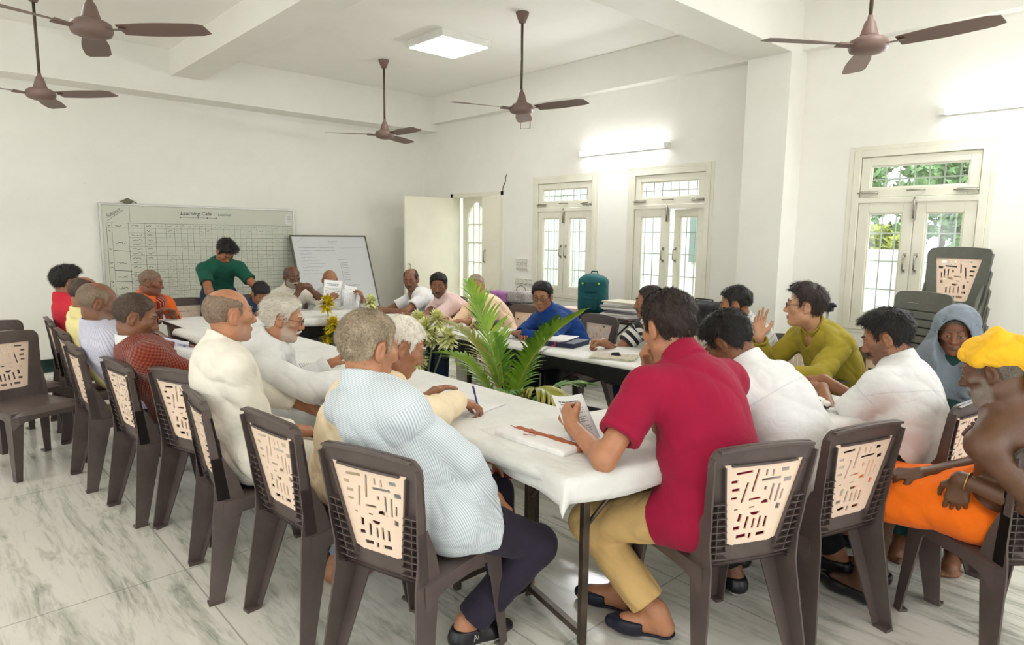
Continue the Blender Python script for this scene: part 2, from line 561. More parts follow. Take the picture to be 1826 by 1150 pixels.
def foot_prims(Fd, A, ff, grow=0.0):
    ff = nrm(A3(ff[0], ff[1], 0))
    z = A[2] - .075
    Fd.cone(A + A3(0, 0, .02), A3(A[0], A[1], z + .035) - ff * .025, .036 + grow, .036 + grow, .02)
    Fd.cone(A3(A[0], A[1], z + .033) - ff * .025, A3(A[0], A[1], z + .027) + ff * .115, .034 + grow, .035 + grow, .02)
    Fd.cone(A + ff * .02 + A3(0, 0, -.01), A3(A[0], A[1], z + .03) + ff * .12, .036 + grow, .026 + grow, .025)
    return ff, z

PEOPLE = []
class Person:
    def __init__(S, label, **o):
        S.o = o; S.label = label
        S.q = o.get('res', .007)
        S.build_pose(); S.make()

    def build_pose(S):
        o = S.o
        S.k = o.get('size', 1.0); k = S.k
        yaw = math.radians(o['face']); syaw = math.radians(o.get('sface', o['face']))
        S.hip = A3(*o['hip'])
        hyaw = math.radians(o.get('hface', o['face']))
        S.HM = rot_frame(hyaw, math.radians(o.get('hpitch', 0)), math.radians(o.get('hroll', 0)))
        S.Hc = A3(*o['head']); S.hs = o.get('hs', .97) * k
        pf = A3(math.cos(yaw), math.sin(yaw), 0); pr = A3(math.sin(yaw), -math.cos(yaw), 0)
        sf = A3(math.cos(syaw), math.sin(syaw), 0); sr = A3(math.sin(syaw), -math.cos(syaw), 0)
        S.pf, S.pr, S.sf, S.sr = pf, pr, sf, sr
        hb = S.Hc + S.HM @ A3(0, -.022, -.055) * S.hs
        back = nrm(S.hip - S.Hc)
        S.N = hb + nrm(back * .6 + A3(0, 0, -.5) - sf * .12) * .105 * k
        S.N = S.N + pf * o.get('nfwd', 0.0)
        if 'neck' in o: S.N = A3(*o['neck'])
        S.hb = hb
        c = (S.hip + S.N) / 2 - pf * o.get('slump', .05) + A3(0, 0, .04)
        bez = lambda t: (1 - t) ** 2 * S.hip + 2 * t * (1 - t) * c + t * t * S.N
        S.sp = []
        for t in (0, .38, .70, .92):
            tg = nrm(2 * (1 - t) * (c - S.hip) + 2 * t * (S.N - c))
            r = nrm(pr * (1 - t) + sr * t); f = nrm(np.cross(tg, r)); r = np.cross(f, tg)
            S.sp.append((bez(t), np.stack([r, f, tg], 1)))
        up = S.sp[3][1][:, 2]; r3 = S.sp[3][1][:, 0]; f3 = S.sp[3][1][:, 1]
        sw = o.get('shw', .178) * k
        rl = nrm(r3 * A3(1, 1, .3)); upl = nrm(up * .5 + A3(0, 0, .5))
        S.sh = {}
        for sd, sg in (('L', -1), ('R', 1)):
            S.sh[sd] = S.N - upl * .055 * k + rl * sg * sw + f3 * o.get('shf' + sd, o.get('shf', .015)) + A3(0, 0, o.get('shu' + sd, 0.0))
        la, lf = .285 * k, .25 * k
        S.el, S.wr, S.hd = {}, {}, {}
        for sd, sg in (('L', -1), ('R', 1)):
            h = o.get('hand' + sd)
            if h is None: h = S.hip + pf * .28 + pr * sg * .12 + A3(0, 0, .10)
            hint = o.get('elbow' + sd, None)
            if hint is None: hint = A3(0, 0, -1) + r3 * sg * .45 - f3 * .15
            S.el[sd], S.wr[sd] = ik(S.sh[sd], h, la, lf, hint)
            S.hd[sd] = dict(d=o.get('fdir' + sd, nrm(S.wr[sd] - S.el[sd])), n=o.get('palm' + sd, A3(0, 0, -1)), curl=o.get('curl' + sd, .35), thumb=o.get('thumb' + sd, .4))
        S.hj, S.kn, S.an = {}, {}, {}
        for sd, sg in (('L', -1), ('R', 1)):
            S.hj[sd] = S.hip + pr * sg * .085 * k
            f = o.get('foot' + sd)
            if f is None: f = A3(S.hip[0], S.hip[1], .075) + pf * .42 + pr * sg * .11
            hint = o.get('knee' + sd, A3(0, 0, 1.0) + pf * .6 + pr * sg * .12)
            S.kn[sd], S.an[sd] = ik(S.hj[sd], f, .43 * k, .40 * k, hint)
        S.base = A3(S.hip[0], S.hip[1], 0)

    # ---- fields in world coordinates
    def torso(S, Fd, g, kk=.05, low=True):
        k = S.k; o = S.o; b = o.get('belly', 0.0)
        (p0, m0), (p1, m1), (p2, m2), (p3, m3) = S.sp
        if low: Fd.ell(p0, (.160 * k + g, .118 * k + g, .125 * k + g), kk, m0)
        Fd.ell(p1 + m1[:, 1] * b * .4, (.146 * k + g + b * .5, .108 * k + g + b, .165 * k + g), kk, m1)
        Fd.ell(p2, (.158 * k + g, .112 * k + g, .17 * k + g), kk, m2)
        for sd in 'LR':
            Fd.cone(p3, S.sh[sd], .062 * k + g, .052 * k + g, kk)
            Fd.cone(S.N + m3[:, 2] * .015, S.sh[sd] * .8 + S.N * .2, .046 * k + g * .6, .045 * k + g * .8, .04)
    def arm(S, Fd, sd, g, long=True, gl=0.0, cuff=1.0, kk=.03):
        k = S.k; e = S.el[sd]; w = S.wr[sd]
        Fd.cone(S.sh[sd], e, .050 * k + g + gl * .4, .041 * k + g + gl, kk)
        if long:
            Fd.cone(e, e + (w - e) * cuff, .041 * k + g + gl, (.041 - .014 * cuff) * k + g + gl * .8, kk * .7)
    def field_body(S):
        k = S.k; Fd = Field()
        hs, Hc, HM, o = S.hs, S.Hc, S.HM, S.o
        Fd.fn(lambda p: head_sdf((p - Hc) @ HM / hs, o) * hs, Hc, .155 * hs, .02)
        Fd.cone(S.hb, S.N, .052 * k, .058 * k, .035)
        S.torso(Fd, -.004 if S.o.get('bare') else -.012)
        for sd in 'LR':
            S.arm(Fd, sd, -.001, True)
            H = S.hd[sd]
            pr = hand_prims(S.wr[sd], H['d'], H['n'], sd == 'L', H['curl'], H['thumb'], S.o.get('spread' + sd, .06), .98 * k)
            hf = Field(); ff = Field()
            for a, b, ra, rb, g in pr:
                (hf if g == 'palm' else ff).cone(a, b, ra, rb, .013 if g == 'palm' else .002)
            c = S.wr[sd] + H['d'] * .09
            Fd.fn(lambda p, hf=hf, ff=ff: smin(hf(p), ff(p), .007), c, .125, .022)
            lt = .012 if S.o.get('legs') else 0.0
            Fd.cone(S.hj[sd], S.kn[sd], .076 * k - lt, .052 * k - lt, .04)
            Fd.cone(S.kn[sd], S.kn[sd] * .6 + S.an[sd] * .4 - S.pf * .012, .052 * k - lt, .050 * k - lt, .03)
            Fd.cone(S.kn[sd] * .6 + S.an[sd] * .4 - S.pf * .012, S.an[sd], .050 * k - lt, .034 * k, .03)
            tf = Field()
            ft = S.o.get('fdirfoot' + sd, S.pf)
            ff2, z = foot_prims(tf, S.an[sd], ft)
            side = A3(ff2[1], -ff2[0], 0) * (1 if sd == 'R' else -1)
            for i, (fw, so) in enumerate(((.172, -.024), (.170, -.004), (.163, .011), (.153, .024), (.140, .035))):
                q = A3(S.an[sd][0], S.an[sd][1], z + .014) + side * so
                tf.cone(q + ff2 * .11, q + ff2 * fw, .014, .0125 if i == 0 else .0085, .006)
            Fd.fn(lambda p, tf=tf, z=z: np.maximum(tf(p), z + .001 - p[:, 2]), S.an[sd] + ff2 * .06, .17, .03)
        return Fd
    def fold(S, f, amp, freq=13.0):
        sd = S.o.get('seed', 1) * 1.37
        return lambda p: f(p) + amp * (folds(p, freq, sd) - .35)
    def field_shirt(S):
        o = S.o; sh = o['shirt']; k = S.k
        g = sh.get('loose', .012)
        Fd = Field(); S.torso(Fd, g, .05, sh.get('tail', True))
        long = sh.get('sleeve', 'long') == 'long'
        if sh.get('sleeve') != 'none':
            for sd in 'LR':
                if long: S.arm(Fd, sd, .010, True, sh.get('wide', .006), sh.get('cuff', .97))
                else:
                    e = S.sh[sd] + (S.el[sd] - S.sh[sd]) * sh.get('slen', .72)
                    Fd.cone(S.sh[sd] - (S.el[sd] - S.sh[sd]) * .05, e, .056 * k + g, .055 * k + g, .035)
        tl = sh.get('skirt', 0.0)
        if tl:
            for sd in 'LR':
                e = S.hj[sd] + (S.kn[sd] - S.hj[sd]) * tl
                Fd.cone(S.hj[sd], e, .098 * k + g, .088 * k + g, .06)
        base = S.fold(Fd, sh.get('fold', .007) * 1.35, sh.get('ffreq', 13.0))
        N, hb = S.N, S.hb
        ax = nrm(hb - N); NL = np.linalg.norm(hb - N)
        (p0, m0) = S.sp[0]
        cutz = sh.get('hem', -.10)
        vneck = sh.get('vneck', 0.0); f3 = S.sp[3][1][:, 1]
        def f(p):
            d = base(p)
            # neck hole
            hole = d_cone(p, N - ax * .02, N + ax * .3, .060 * k, .072 * k)
            d = smax(d, -hole, .006)
            if vneck:
                a = N + f3 * .06 - ax * (.05 + vneck)
                d = smax(d, -d_cone(p, a + f3 * .05, N + f3 * .05 + ax * .06, .012, .065 + vneck * .2), .006)
            if not tl:
                d = smax(d, (cutz * k - (p - p0) @ m0[:, 2]), .006)
            else:
                for sd in 'LR':
                    th = nrm(S.kn[sd] - S.hj[sd])
                L = np.linalg.norm(S.kn['L'] - S.hj['L']) * tl
                dv = nrm((S.kn['L'] + S.kn['R']) / 2 - S.hip)
                d = smax(d, -np.maximum(L + .01 * wob(p, 18, 2) - (p - S.hip) @ dv, p[:, 2] - S.hip[2] - .10), .006)
                d = smax(d, (S.hip[2] - .115 * k) - p[:, 2], .006)
            # sleeves end open
            for sd in 'LR':
                if sh.get('sleeve') == 'none':
                    ua = nrm(S.el[sd] - S.sh[sd])
                    d = smax(d, (p - S.sh[sd]) @ (ua * .55 + nrm(S.sh[sd] - N) * .45) - .02, .012)
                    continue
                a, b = (S.el[sd], S.wr[sd]) if long else (S.sh[sd], S.el[sd])
                fr = sh.get('cuff', .97) if long else sh.get('slen', .72)
                u = nrm(b - a); e = a + (b - a) * fr
                near = np.sqrt(((p - e) ** 2).sum(1)) < .105
                q = p[near]
                cut = (q - e) @ u
                inside = d_cone(q, e - u * .035, e + u * .1, (.036 if long else .047) * k, (.036 if long else .047) * k)
                dn = d[near]
                lat = np.sqrt((((q - e) - np.outer(cut, u)) ** 2).sum(1)) < .085
                dn = np.where(lat, np.maximum(dn, cut), dn)
                d[near] = np.maximum(dn, -inside)
            col = sh.get('collar')
            if col:
                t = (p - N) @ ax; q = p - N - np.outer(t, ax); r = np.sqrt((q * q).sum(1))
                hgt = .036 if col == 'fold' else .028
                rr = (.058 if col == 'fold' else .060) * k + (np.clip((.085 - .022 * ((q @ f3) / (r + 1e-6)) - t) * .40, 0, .024) if col == 'fold' else 0) + .004
                front = (q @ f3) / (r + 1e-6)
                tc = .060 - .022 * front
                ring = np.maximum(np.abs(r - rr) - max(.0062, S.o['shirt'].get('res', S.q * 1.25) * 1.15), np.maximum(t - tc - hgt * .66, tc - hgt * .66 - .022 - t))
                ring = np.maximum(ring, (front - .965) * .06)
                d = smin(d, ring, .006)
            return d
        return f, Fd.bounds(.06)
    def field_legs(S):
        o = S.o; lg = o['legs']; k = S.k; g = lg.get('loose', .012)
        Fd = Field()
        Fd.ell(S.sp[0][0], (.158 * k + g, .116 * k + g, .12 * k + g), .05, S.sp[0][1])
        ln = lg.get('len', .93); kind = lg.get('kind', 'trousers')
        for sd in 'LR':
            e = S.kn[sd] + (S.an[sd] - S.kn[sd]) * ln
            Fd.cone(S.hj[sd], S.kn[sd], .082 * k + g, .058 * k + g, .05)
            Fd.cone(S.kn[sd], e, .058 * k + g, .045 * k + g + lg.get('flare', .006), .03)
        if kind == 'dhoti':
            a = (S.hj['L'] + S.hj['R']) / 2; b = (S.kn['L'] + S.kn['R']) / 2
            side = nrm(S.kn['R'] - S.kn['L'])
            e = (S.an['L'] + S.an['R']) / 2
            Fd.cone(a, b, .12 * k, .10 * k, .08); Fd.cone(b, b + (e - b) * ln, .09 * k, .10 * k, .08)
        base = S.fold(Fd, lg.get('fold', .008), lg.get('ffreq', 15.0))
        (p0, m0) = S.sp[0]
        def f(p):
            d = base(p)
            d = smax(d, (p - p0) @ m0[:, 2] - .085 * k, .005)
            for sd in 'LR':
                u = nrm(S.an[sd] - S.kn[sd]); e = S.kn[sd] + (S.an[sd] - S.kn[sd]) * ln
                near = np.sqrt(((p - e) ** 2).sum(1)) < .17
                q = p[near]
                dn = np.maximum(d[near], (q - e) @ u - .006 * wob(q, 25, 1))
                dn = np.maximum(dn, -d_cone(q, e - u * .04, e + u * .1, .040 * k, .042 * k))
                d[near] = dn
            if kind == 'dhoti':
                zc = S.kn['L'][2] + (S.an['L'][2] - S.kn['L'][2]) * ln
                d = np.maximum(d, zc + .01 * wob(p, 12, 3) - p[:, 2])
            return d
        return f, Fd.bounds(.06)

    def pat(S, V):
        """cloth coordinates: around, along, and 1 on the sleeves"""
        m = S.sp[2][1]
        loc = (V - S.N) @ m
        ang = np.arctan2(loc[:, 0], -(loc[:, 1] - .0))
        out = np.stack([ang * .15, loc[:, 2], np.zeros(len(V))], 1)
        T = Field(); S.torso(T, .02); dt = T(V)
        for sd in 'LR':
            best = np.full(len(V), 9.0); al = np.zeros(len(V)); an = np.zeros(len(V)); off = 0
            ref = nrm(np.cross(S.el[sd] - S.sh[sd], S.wr[sd] - S.el[sd]) + 1e-4)
            for a, b in ((S.sh[sd], S.el[sd]), (S.el[sd], S.wr[sd])):
                ba = b - a; L = np.linalg.norm(ba); u = ba / L
                t = np.clip((V - a) @ u, 0, L); q = V - a - np.outer(t, u); r = np.sqrt((q * q).sum(1))
                x = nrm(ref - u * (ref @ u)); y = np.cross(u, x)
                sel = r < best
                best = np.where(sel, r, best); al = np.where(sel, t + off, al); an = np.where(sel, np.arctan2(q @ y, q @ x), an); off += L
            m2 = (best - .058 < dt) & (al > .04)
            out[m2] = np.stack([an[m2] * .055, al[m2], np.ones(m2.sum())], 1)
        return out

    def add(S, name, f, bnd, h, mats, attr=None, midx=None, pad=.0):
        V, Q = mesh_field(f, bnd[0], bnd[1], h, 1.45, .010)
        at = {'pat': S.pat(V)} if attr else None
        return np_mesh(name, V - S.base, Q, mats, S.root, midx(V, Q) if midx else None, True, at), V

    def to_world(S, pts):
        return (np.asarray(pts, float) * S.hs) @ S.HM.T + S.Hc

    def make(S):
        o = S.o; q = S.q
        PEOPLE.append(S)
        S.root = empty('person', tuple(S.base), S.label, 'person', 0, o.get('group'))
        sk = o.get('skin', 'mid')
        Fb = S.field_body()
        V, Q = mesh_field(Fb, *Fb.bounds(.04), q, 1.35)
        lc = (V[Q].mean(1) - S.Hc) @ S.HM / S.hs
        lips = ((lc[:, 0] / .026) ** 2 + ((lc[:, 1] - .092) / .018) ** 2 + ((lc[:, 2] + .0665) / .0125) ** 2) < 1
        mi = np.where(lips, 1, 0)
        VV = [V]; QQ = [Q]; MI = [mi]; n = len(V)
        ys = np.linspace(.06, .11, 60)
        hd = head_sdf(np.stack([np.full(60, .0315), ys, np.full(60, .0035)], 1), o)
        ye = ys[np.argmax(hd > 0)]
        hd = head_sdf(np.stack([np.full(60, .0415), ys, np.full(60, .0035)], 1), o)
        sl = math.atan2(ye - ys[np.argmax(hd > 0)], .010)
        for sg in (-1, 1):      # almond of the open eye, then the upper lash line
            E = Matrix.Rotation(-sg * sl, 3, 'Z'); c0 = A3(sg * .0315, ye - .0018, .0035)
            mb = MB(); mb.sphere((0, 0, 0), (.0132, .0040, .0045), 20, 10)
            sv = np.array(mb.v); sq = np.array([list(x) for x in mb.f])
            fc = sv[sq].mean(1)
            iris = (np.abs(fc[:, 0] - o.get('gaze', 0.0) * .004) < .0056) & (fc[:, 1] > 0)
            sv = sv @ np.array(E).T + c0
            VV.append(S.to_world(sv)); QQ.append(sq + n); n += len(sv); MI.append(np.where(iris, 3, 2))
            mb = MB(); mb.tube([tuple(np.array(E) @ A3(x, .0030 - 22 * x * x, .0044 - 22 * x * x) + c0) for x in np.linspace(-.0125, .0135, 7)], [.0007, .0013, .0015, .0016, .0015, .0013, .0007], 6, caps=False)
            sv = np.array(mb.v); sq = np.array([list(x) for x in mb.f])
            VV.append(S.to_world(sv)); QQ.append(sq + n); n += len(sv); MI.append(np.full(len(sq), 3))
        VV = np.concatenate(VV)
        stub = np.zeros((len(VV), 3))
        if o.get('stub'):
            l = (VV - S.Hc) @ S.HM / S.hs; ax = np.abs(l[:, 0])
            zl = np.interp(ax, [0, .02, .03, .05, .06, .075], [-.079, -.075, -.056, -.036, -.016, .004])
            yl = np.interp(l[:, 2], [-.13, -.09, -.05, 0], [.02, .008, .006, .022])
            sm = lambda x, w: np.clip(.5 + x / w, 0, 1)
            jaw = sm(zl - l[:, 2], .014) * sm(l[:, 1] - yl, .016) * sm(l[:, 2] + .125, .02)
            lip = sm(.030 - ax, .01) * sm(l[:, 2] + .058, .008) * sm(-.043 - l[:, 2], .008) * sm(l[:, 1] - .07, .01)
            onhead = np.abs(head_sdf(l, o)) < .010
            stub[:, 0] = np.maximum(jaw, lip) * o['stub'][0] * onhead; stub[:, 1] = o['stub'][1]
        np_mesh('body', VV - S.base, np.concatenate(QQ), [SKIN[sk], LIP[sk], EYE, IRIS], S.root, np.concatenate(MI), True, {'stubble': stub})
        if o.get('hair'): S.make_hair()
        S.make_face_hair()
        if o.get('shirt'):
            f, b = S.field_shirt(); S.add(o['shirt'].get('name', 'shirt'), f, b, o['shirt'].get('res', q * 1.25), o['shirt']['mat'], True)
        if o.get('legs'):
            f, b = S.field_legs(); S.add(o['legs'].get('name', 'trousers'), f, b, q * 1.5, o['legs']['mat'], False)
        if o.get('shoe'):
            for sd in 'LR': S.make_shoe(sd)
        if o.get('glasses'): S.make_glasses()
        if o.get('extra'): o['extra'](S)

    def make_hair(S):
        o = S.o; hf = hair_field(o); hs = S.hs
        f = lambda p: hf((p - S.Hc) @ S.HM / hs) * hs
        R = (.15 + o.get('ht', .008) * 2 + o.get('top', 0)) * hs
        V, Q = mesh_field(f, S.Hc - R, S.Hc + R, min(S.q, .006), 1.5, .004)
        nst = o.get('strands', 900)
        rng = np.random.default_rng(int(o.get('seed', 1) * 10) + 5)
        if nst and len(Q):
            fc = V[Q].mean(1); e1 = V[Q[:, 2]] - V[Q[:, 0]]; e2 = V[Q[:, 3]] - V[Q[:, 1]]
            nn = np.cross(e1, e2); ar = np.linalg.norm(nn, axis=1) + 1e-12; nn /= ar[:, None]
            outer = (nn * nrm_rows(fc - S.Hc)).sum(1) > .2
            pr = ar * outer; pr /= pr.sum()
            ix = rng.choice(len(Q), nst, p=pr)
            P = fc[ix] + (rng.random((nst, 3)) - .5) * .006; nr = nn[ix]
            loc = (P - S.Hc) @ S.HM / hs
            # hair lies away from the crown
            crown = A3(0, -.045, .115)
            comb = loc - crown; comb = comb @ S.HM.T
            if o.get('comb') is not None: comb = comb * .4 + (S.HM @ A3(*o['comb'])) * .12
            comb = comb - nr * (comb * nr).sum(1)[:, None]; comb = nrm_rows(comb)
            L = o.get('slen', .016) * (.6 + .8 * rng.random(nst))[:, None]
            lift = o.get('lift', .35)
            dr = nrm_rows(comb + nr * lift + rng.normal(0, .18, (nst, 3)))
            sd = nrm_rows(np.cross(dr, nr) + 1e-6) * o.get('swid', .0011)
            b0 = P - nr * .002; m = P + dr * L * .5; t = P + dr * L - nr * L * .18
            SV = np.stack([b0 - sd, b0 + sd, m + sd * .8, m - sd * .8, t + sd * .15, t - sd * .15], 1).reshape(-1, 3)
            k = np.arange(nst)[:, None] * 6 + len(V)
            SQ = np.concatenate([k + np.array([[0, 1, 2, 3]]), k + np.array([[3, 2, 4, 5]])])
            V = np.concatenate([V, SV]); Q = np.concatenate([Q, SQ])
        np_mesh('hair', V - S.base, Q, HAIR[o['hair']], S.root)

    def make_face_hair(S):
        o = S.o
        col = o.get('browcol', o.get('hair') or 'black')
        mb = MB()
        for sg in (-1, 1):
            pts = [(sg * .013, .0955, .029), (sg * .026, .0935, .034), (sg * .038, .085, .035), (sg * .047, .075, .032)]
            mb.tube(S.to_world(pts), [.0024, .0032, .0026, .0012], 6)
        V = np.array(mb.v) - S.base
        mb.v = [tuple(x) for x in V]
        mb.build('eyebrows', HAIR[col], S.root)
        if o.get('moustache'):
            m = MB(); r = o['moustache']
            for sg in (-1, 1):
                m.tube(S.to_world([(0, .099, -.050), (sg * .012, .096, -.052), (sg * .024, .086, -.058), (sg * .030, .077, -.066)]), [.0055 * r, .0062 * r, .005 * r, .002], 8)
            m.v = [tuple(np.array(x) - S.base) for x in m.v]
            m.build('moustache', HAIR[o.get('mcol', col)], S.root)
        if o.get('beard'):
            t = o['beard']; seed = o.get('seed', 1)
            def f(p):
                l = (p - S.Hc) @ S.HM / S.hs
                d = head_sdf(l, o) - t * (1 + .4 * wob(l, 90, seed))
                zl = np.interp(np.abs(l[:, 0]), [0, .02, .03, .05, .06, .08], [-.078, -.074, -.052, -.034, -.015, .0])
                d = smax(d, l[:, 2] - zl + .002 * wob(l, 150, seed), .004)
                d = smax(d, .0 + np.interp(l[:, 2], [-.1, -.05, 0], [.01, .012, .02]) - l[:, 1], .006)
                return d * S.hs
            V, Q = mesh_field(f, S.Hc - .15, S.Hc + .15, S.q, 1.5, .003)
            if len(Q): np_mesh('beard', V - S.base, Q, HAIR[o.get('mcol', col)], S.root)

    def make_shoe(S, sd):
        o = S.o; sh = o['shoe']
        ft = o.get('fdirfoot' + sd, S.pf)
        Fd = Field(); ff, z = foot_prims(Fd, S.an[sd] + A3(0, 0, .0), ft, .009)
        side = A3(ff[1], -ff[0], 0)
        q = A3(S.an[sd][0], S.an[sd][1], z + .02)
        Fd.cone(q + ff * .10, q + ff * .178, .042, .027, .03)
        low = sh.get('top', .055)
        heel = sh.get('open_heel', False)
        A = S.an[sd]
        def f(p):
            d = Fd(p)
            d = np.maximum(d, z - .006 - p[:, 2])
            t = (p - A) @ ff
            d = smax(d, p[:, 2] - (z + low + .06 * np.clip(-t + .02, 0, .05)), .006)
            d = np.maximum(d, -d_cone(p, A + A3(0, 0, .0), A + A3(0, 0, .15), .038, .045))
            if heel: d = np.maximum(d, np.minimum(.055 - t, (p[:, 2] - z - .012)))
            return d
        lo, hi = Fd.bounds(.03)
        mats = [sh['mat'], sh.get('sole', sh['mat'])]
        o2, V = S.add('shoe', f, (lo, hi), min(S.q, .006), mats, False, lambda V, Q: np.where(V[Q].mean(1)[:, 2] < z + .012, 1, 0))
        return o2

    def make_glasses(S):
        mb = MB()
        for sg in (-1, 1):
            c = A3(sg * .032, .104, .002)
            ring = [c + A3(math.cos(a) * .024 * (1 if abs(math.cos(a)) < .8 else .98), -abs(math.cos(a) * sg - .0) * .004, math.sin(a) * .0165) for a in np.linspace(0, 2 * PI, 17)[:-1]]
            mb.tube(S.to_world(ring), .0016, 6, closed=True)
            mb.tube(S.to_world([c + A3(sg * .023, -.004, .006), (sg * .074, .085, .010), (sg * .080, .02, .014), (sg * .0795, -.012, .012), (sg * .078, -.03, -.006)]), .0015, 6)
        mb.tube(S.to_world([(-.009, .106, .005), (0, .109, .008), (.009, .106, .005)]), .0015, 6)
        mb.v = [tuple(np.array(x) - S.base) for x in mb.v]
        mb.build('glasses', S.o['glasses'], S.root)



# ------------------------------------------------------------------ the room
XL, XR, YB, YW, ZC = -8.3, 2.3, -5.2, 5.82, 3.5

def wall_mat(name, c):
    t = NT(name); v = t.coord()
    big = t.noise(v, .7, 4, .55, .4); small = t.noise(v, 7, 5, .65)
    f = t.math('ADD', t.math('MULTIPLY', big, .7), t.math('MULTIPLY', small, .3))
    d = tuple(x * k for x, k in zip(c[:3], (.94, .937, .925))) + (1,)
    base = t.ramp(f, [(.35, d), (.62, c)])
    spots = t.noise(v, 3.1, 2, .4)
    chip = t.ramp(t.noise(v, 38, 2, .5), [(.745, (0, 0, 0, 1)), (.765, (1, 1, 1, 1))])
    t.color(t.mix(t.math('MULTIPLY', chip, t.math('MULTIPLY', spots, .35)), base, (.36, .34, .29, 1)))
    t.set(Roughness=.62, Specular_IOR_Level=.3)
    t.bump(t.noise(v, 55, 4), .08, .004)
    return t.m
M_WALL = wall_mat('wall_paint', srgb(240, 238, 230))
M_CEIL = wall_mat('ceiling_paint', srgb(252, 250, 244))
M_CREAM = mat_plain('cream_enamel', srgb(228, 225, 208), .35, .45, var=.04, scale=4)
M_DOOR = mat_plain('door_enamel', srgb(232, 228, 208), .38, .45, var=.04, scale=2)
M_STEEL = mat_plain('brushed_steel', srgb(168, 164, 152), .35, .5, .9)
M_GRILLE = mat_plain('grille_paint', srgb(196, 200, 196), .5, .4)
M_GREENSTONE = mat_plain('green_marble', srgb(22, 52, 46), .25, .5, var=.5, scale=9)
M_OUTWALL = mat_plain('outside_white_wall', srgb(240, 243, 240), .8, .2, var=.03)

def glass_mat():
    t = NT('window_glass'); m = t.m
    nt = t.t; nt.nodes.remove(t.b)
    out = nt.nodes['Material Output']
    tr = nt.nodes.new('ShaderNodeBsdfTransparent'); tr.inputs[0].default_value = (.93, .96, .95, 1)
    gl = nt.nodes.new('ShaderNodeBsdfGlossy'); gl.inputs['Roughness'].default_value = .03
    mx = nt.nodes.new('ShaderNodeMixShader')
    mx.inputs[0].default_value = .06; nt.links.new(tr.outputs[0], mx.inputs[1]); nt.links.new(gl.outputs[0], mx.inputs[2])
    nt.links.new(mx.outputs[0], out.inputs[0])
    return m
M_GLASS = glass_mat()

def floor_mat():
    t = NT('veined_marble')
    v = t.coord('Object', (.40, 2.5, 1), (0, 0, math.radians(-5)))
    warp = t.noise(v, .9, 5, .6)
    vs = t.n('ShaderNodeVectorMath', operation='ADD')
    sc = t.n('ShaderNodeVectorMath', operation='SCALE'); sc.inputs['Scale'].default_value = .62
    nz = t.n('ShaderNodeTexNoise'); nz.inputs['Scale'].default_value = 1.1; nz.inputs['Detail'].default_value = 5
    t.l(v, nz.inputs['Vector']); t.l(nz.outputs['Color'], sc.inputs[0]); t.l(v, vs.inputs[0]); t.l(sc.outputs[0], vs.inputs[1])
    veins = t.noise(vs.outputs[0], 3.2, 8, .66, .5)
    fine = t.noise(vs.outputs[0], 11, 6, .62, .8)
    streak = t.math('ADD', t.math('MULTIPLY', veins, .62), t.math('MULTIPLY', fine, .38))
    light = srgb(218, 215, 205); mid = srgb(190, 189, 177); dark = srgb(132, 136, 124)
    col = t.ramp(streak, [(.34, dark), (.43, mid), (.51, light), (.60, srgb(222, 218, 208)), (.69, srgb(186, 184, 171))])
    br = t.n('ShaderNodeTexBrick'); br.offset = .0; br.inputs['Scale'].default_value = 1.0
    br.inputs['Mortar Size'].default_value = .0035; br.inputs['Brick Width'].default_value = 1.55; br.inputs['Row Height'].default_value = .82
    br.inputs['Color1'].default_value = (0, 0, 0, 1); br.inputs['Color2'].default_value = (0, 0, 0, 1); br.inputs['Mortar'].default_value = (1, 1, 1, 1)
    t.l(t.coord('Object'), br.inputs['Vector'])
    t.color(t.mix(t.math('MULTIPLY', br.outputs['Color'], .55), col, srgb(112, 112, 104)))
    t.set(Specular_IOR_Level=.5)
    t.l(t.math('ADD', t.math('MULTIPLY', fine, .16), .11), t.b.inputs['Roughness'])
    return t.m
M_FLOOR = floor_mat()

def struct(mb, name, mat, bevel=0):
    return tag(mb.build(name, mat, bevel=bevel), kind='structure')

mb = MB(); mb.box((XL, YB, -.15), (XR, YW + .45, 0)); struct(mb, 'floor', M_FLOOR)
mb = MB(); mb.box((XL - .2, YB - .2, ZC), (XR + .2, YW + .25, ZC + .15)); struct(mb, 'ceiling', M_CEIL)

def wall_with_holes(name, axis, c0, c1, a0, a1, z0, z1, holes, mat):
    """wall slab across axis between c0 and c1, along the other axis a0..a1, with openings (b0, b1, zb0, zb1)"""
    mb = MB()
    def bx(u0, u1, v0, v1):
        if u1 - u0 < 1e-4 or v1 - v0 < 1e-4: return
        if axis == 'y': mb.box((u0, c0, v0), (u1, c1, v1))
        else: mb.box((c0, u0, v0), (c1, u1, v1))
    x = a0
    for b0, b1, zb0, zb1 in sorted(holes):
        bx(x, b0, z0, z1); bx(b0, b1, z0, zb0); bx(b0, b1, zb1, z1); x = b1
    bx(x, a1, z0, z1)
    return struct(mb, name, mat)

WIN = [(-5.91, -4.92, .80, 2.235), (-4.43, -3.47, .80, 2.25), (-2.15, -1.21, .80, 2.265)]
DOOR = (-7.64, -6.50, 0.0, 2.13)
wall_with_holes('wall_right', 'y', YW, YW + .23, XL - .2, XR + .2, 0, ZC, WIN + [DOOR], M_WALL)
tag(bpy.data.objects['wall_right'], kind='structure')
wall_with_holes('wall_left', 'x', XL - .2, XL, YB, YW, 0, ZC, [], M_WALL)
NEARH = [(x, x + 2.0, .5, 2.8) for x in (-7.6, -5.0, -2.3, .1)]  # openings added in the two unseen walls to let daylight in
wall_with_holes('wall_near', 'y', YB - .2, YB, XL - .2, XR + .2, 0, ZC, NEARH, M_WALL)
BACKH = [(y, y + 2.0, .5, 2.8) for y in (-4.7, -2.0, .7, 3.3)]
wall_with_holes('wall_back', 'x', XR, XR + .2, YB, YW, 0, ZC, BACKH, M_WALL)
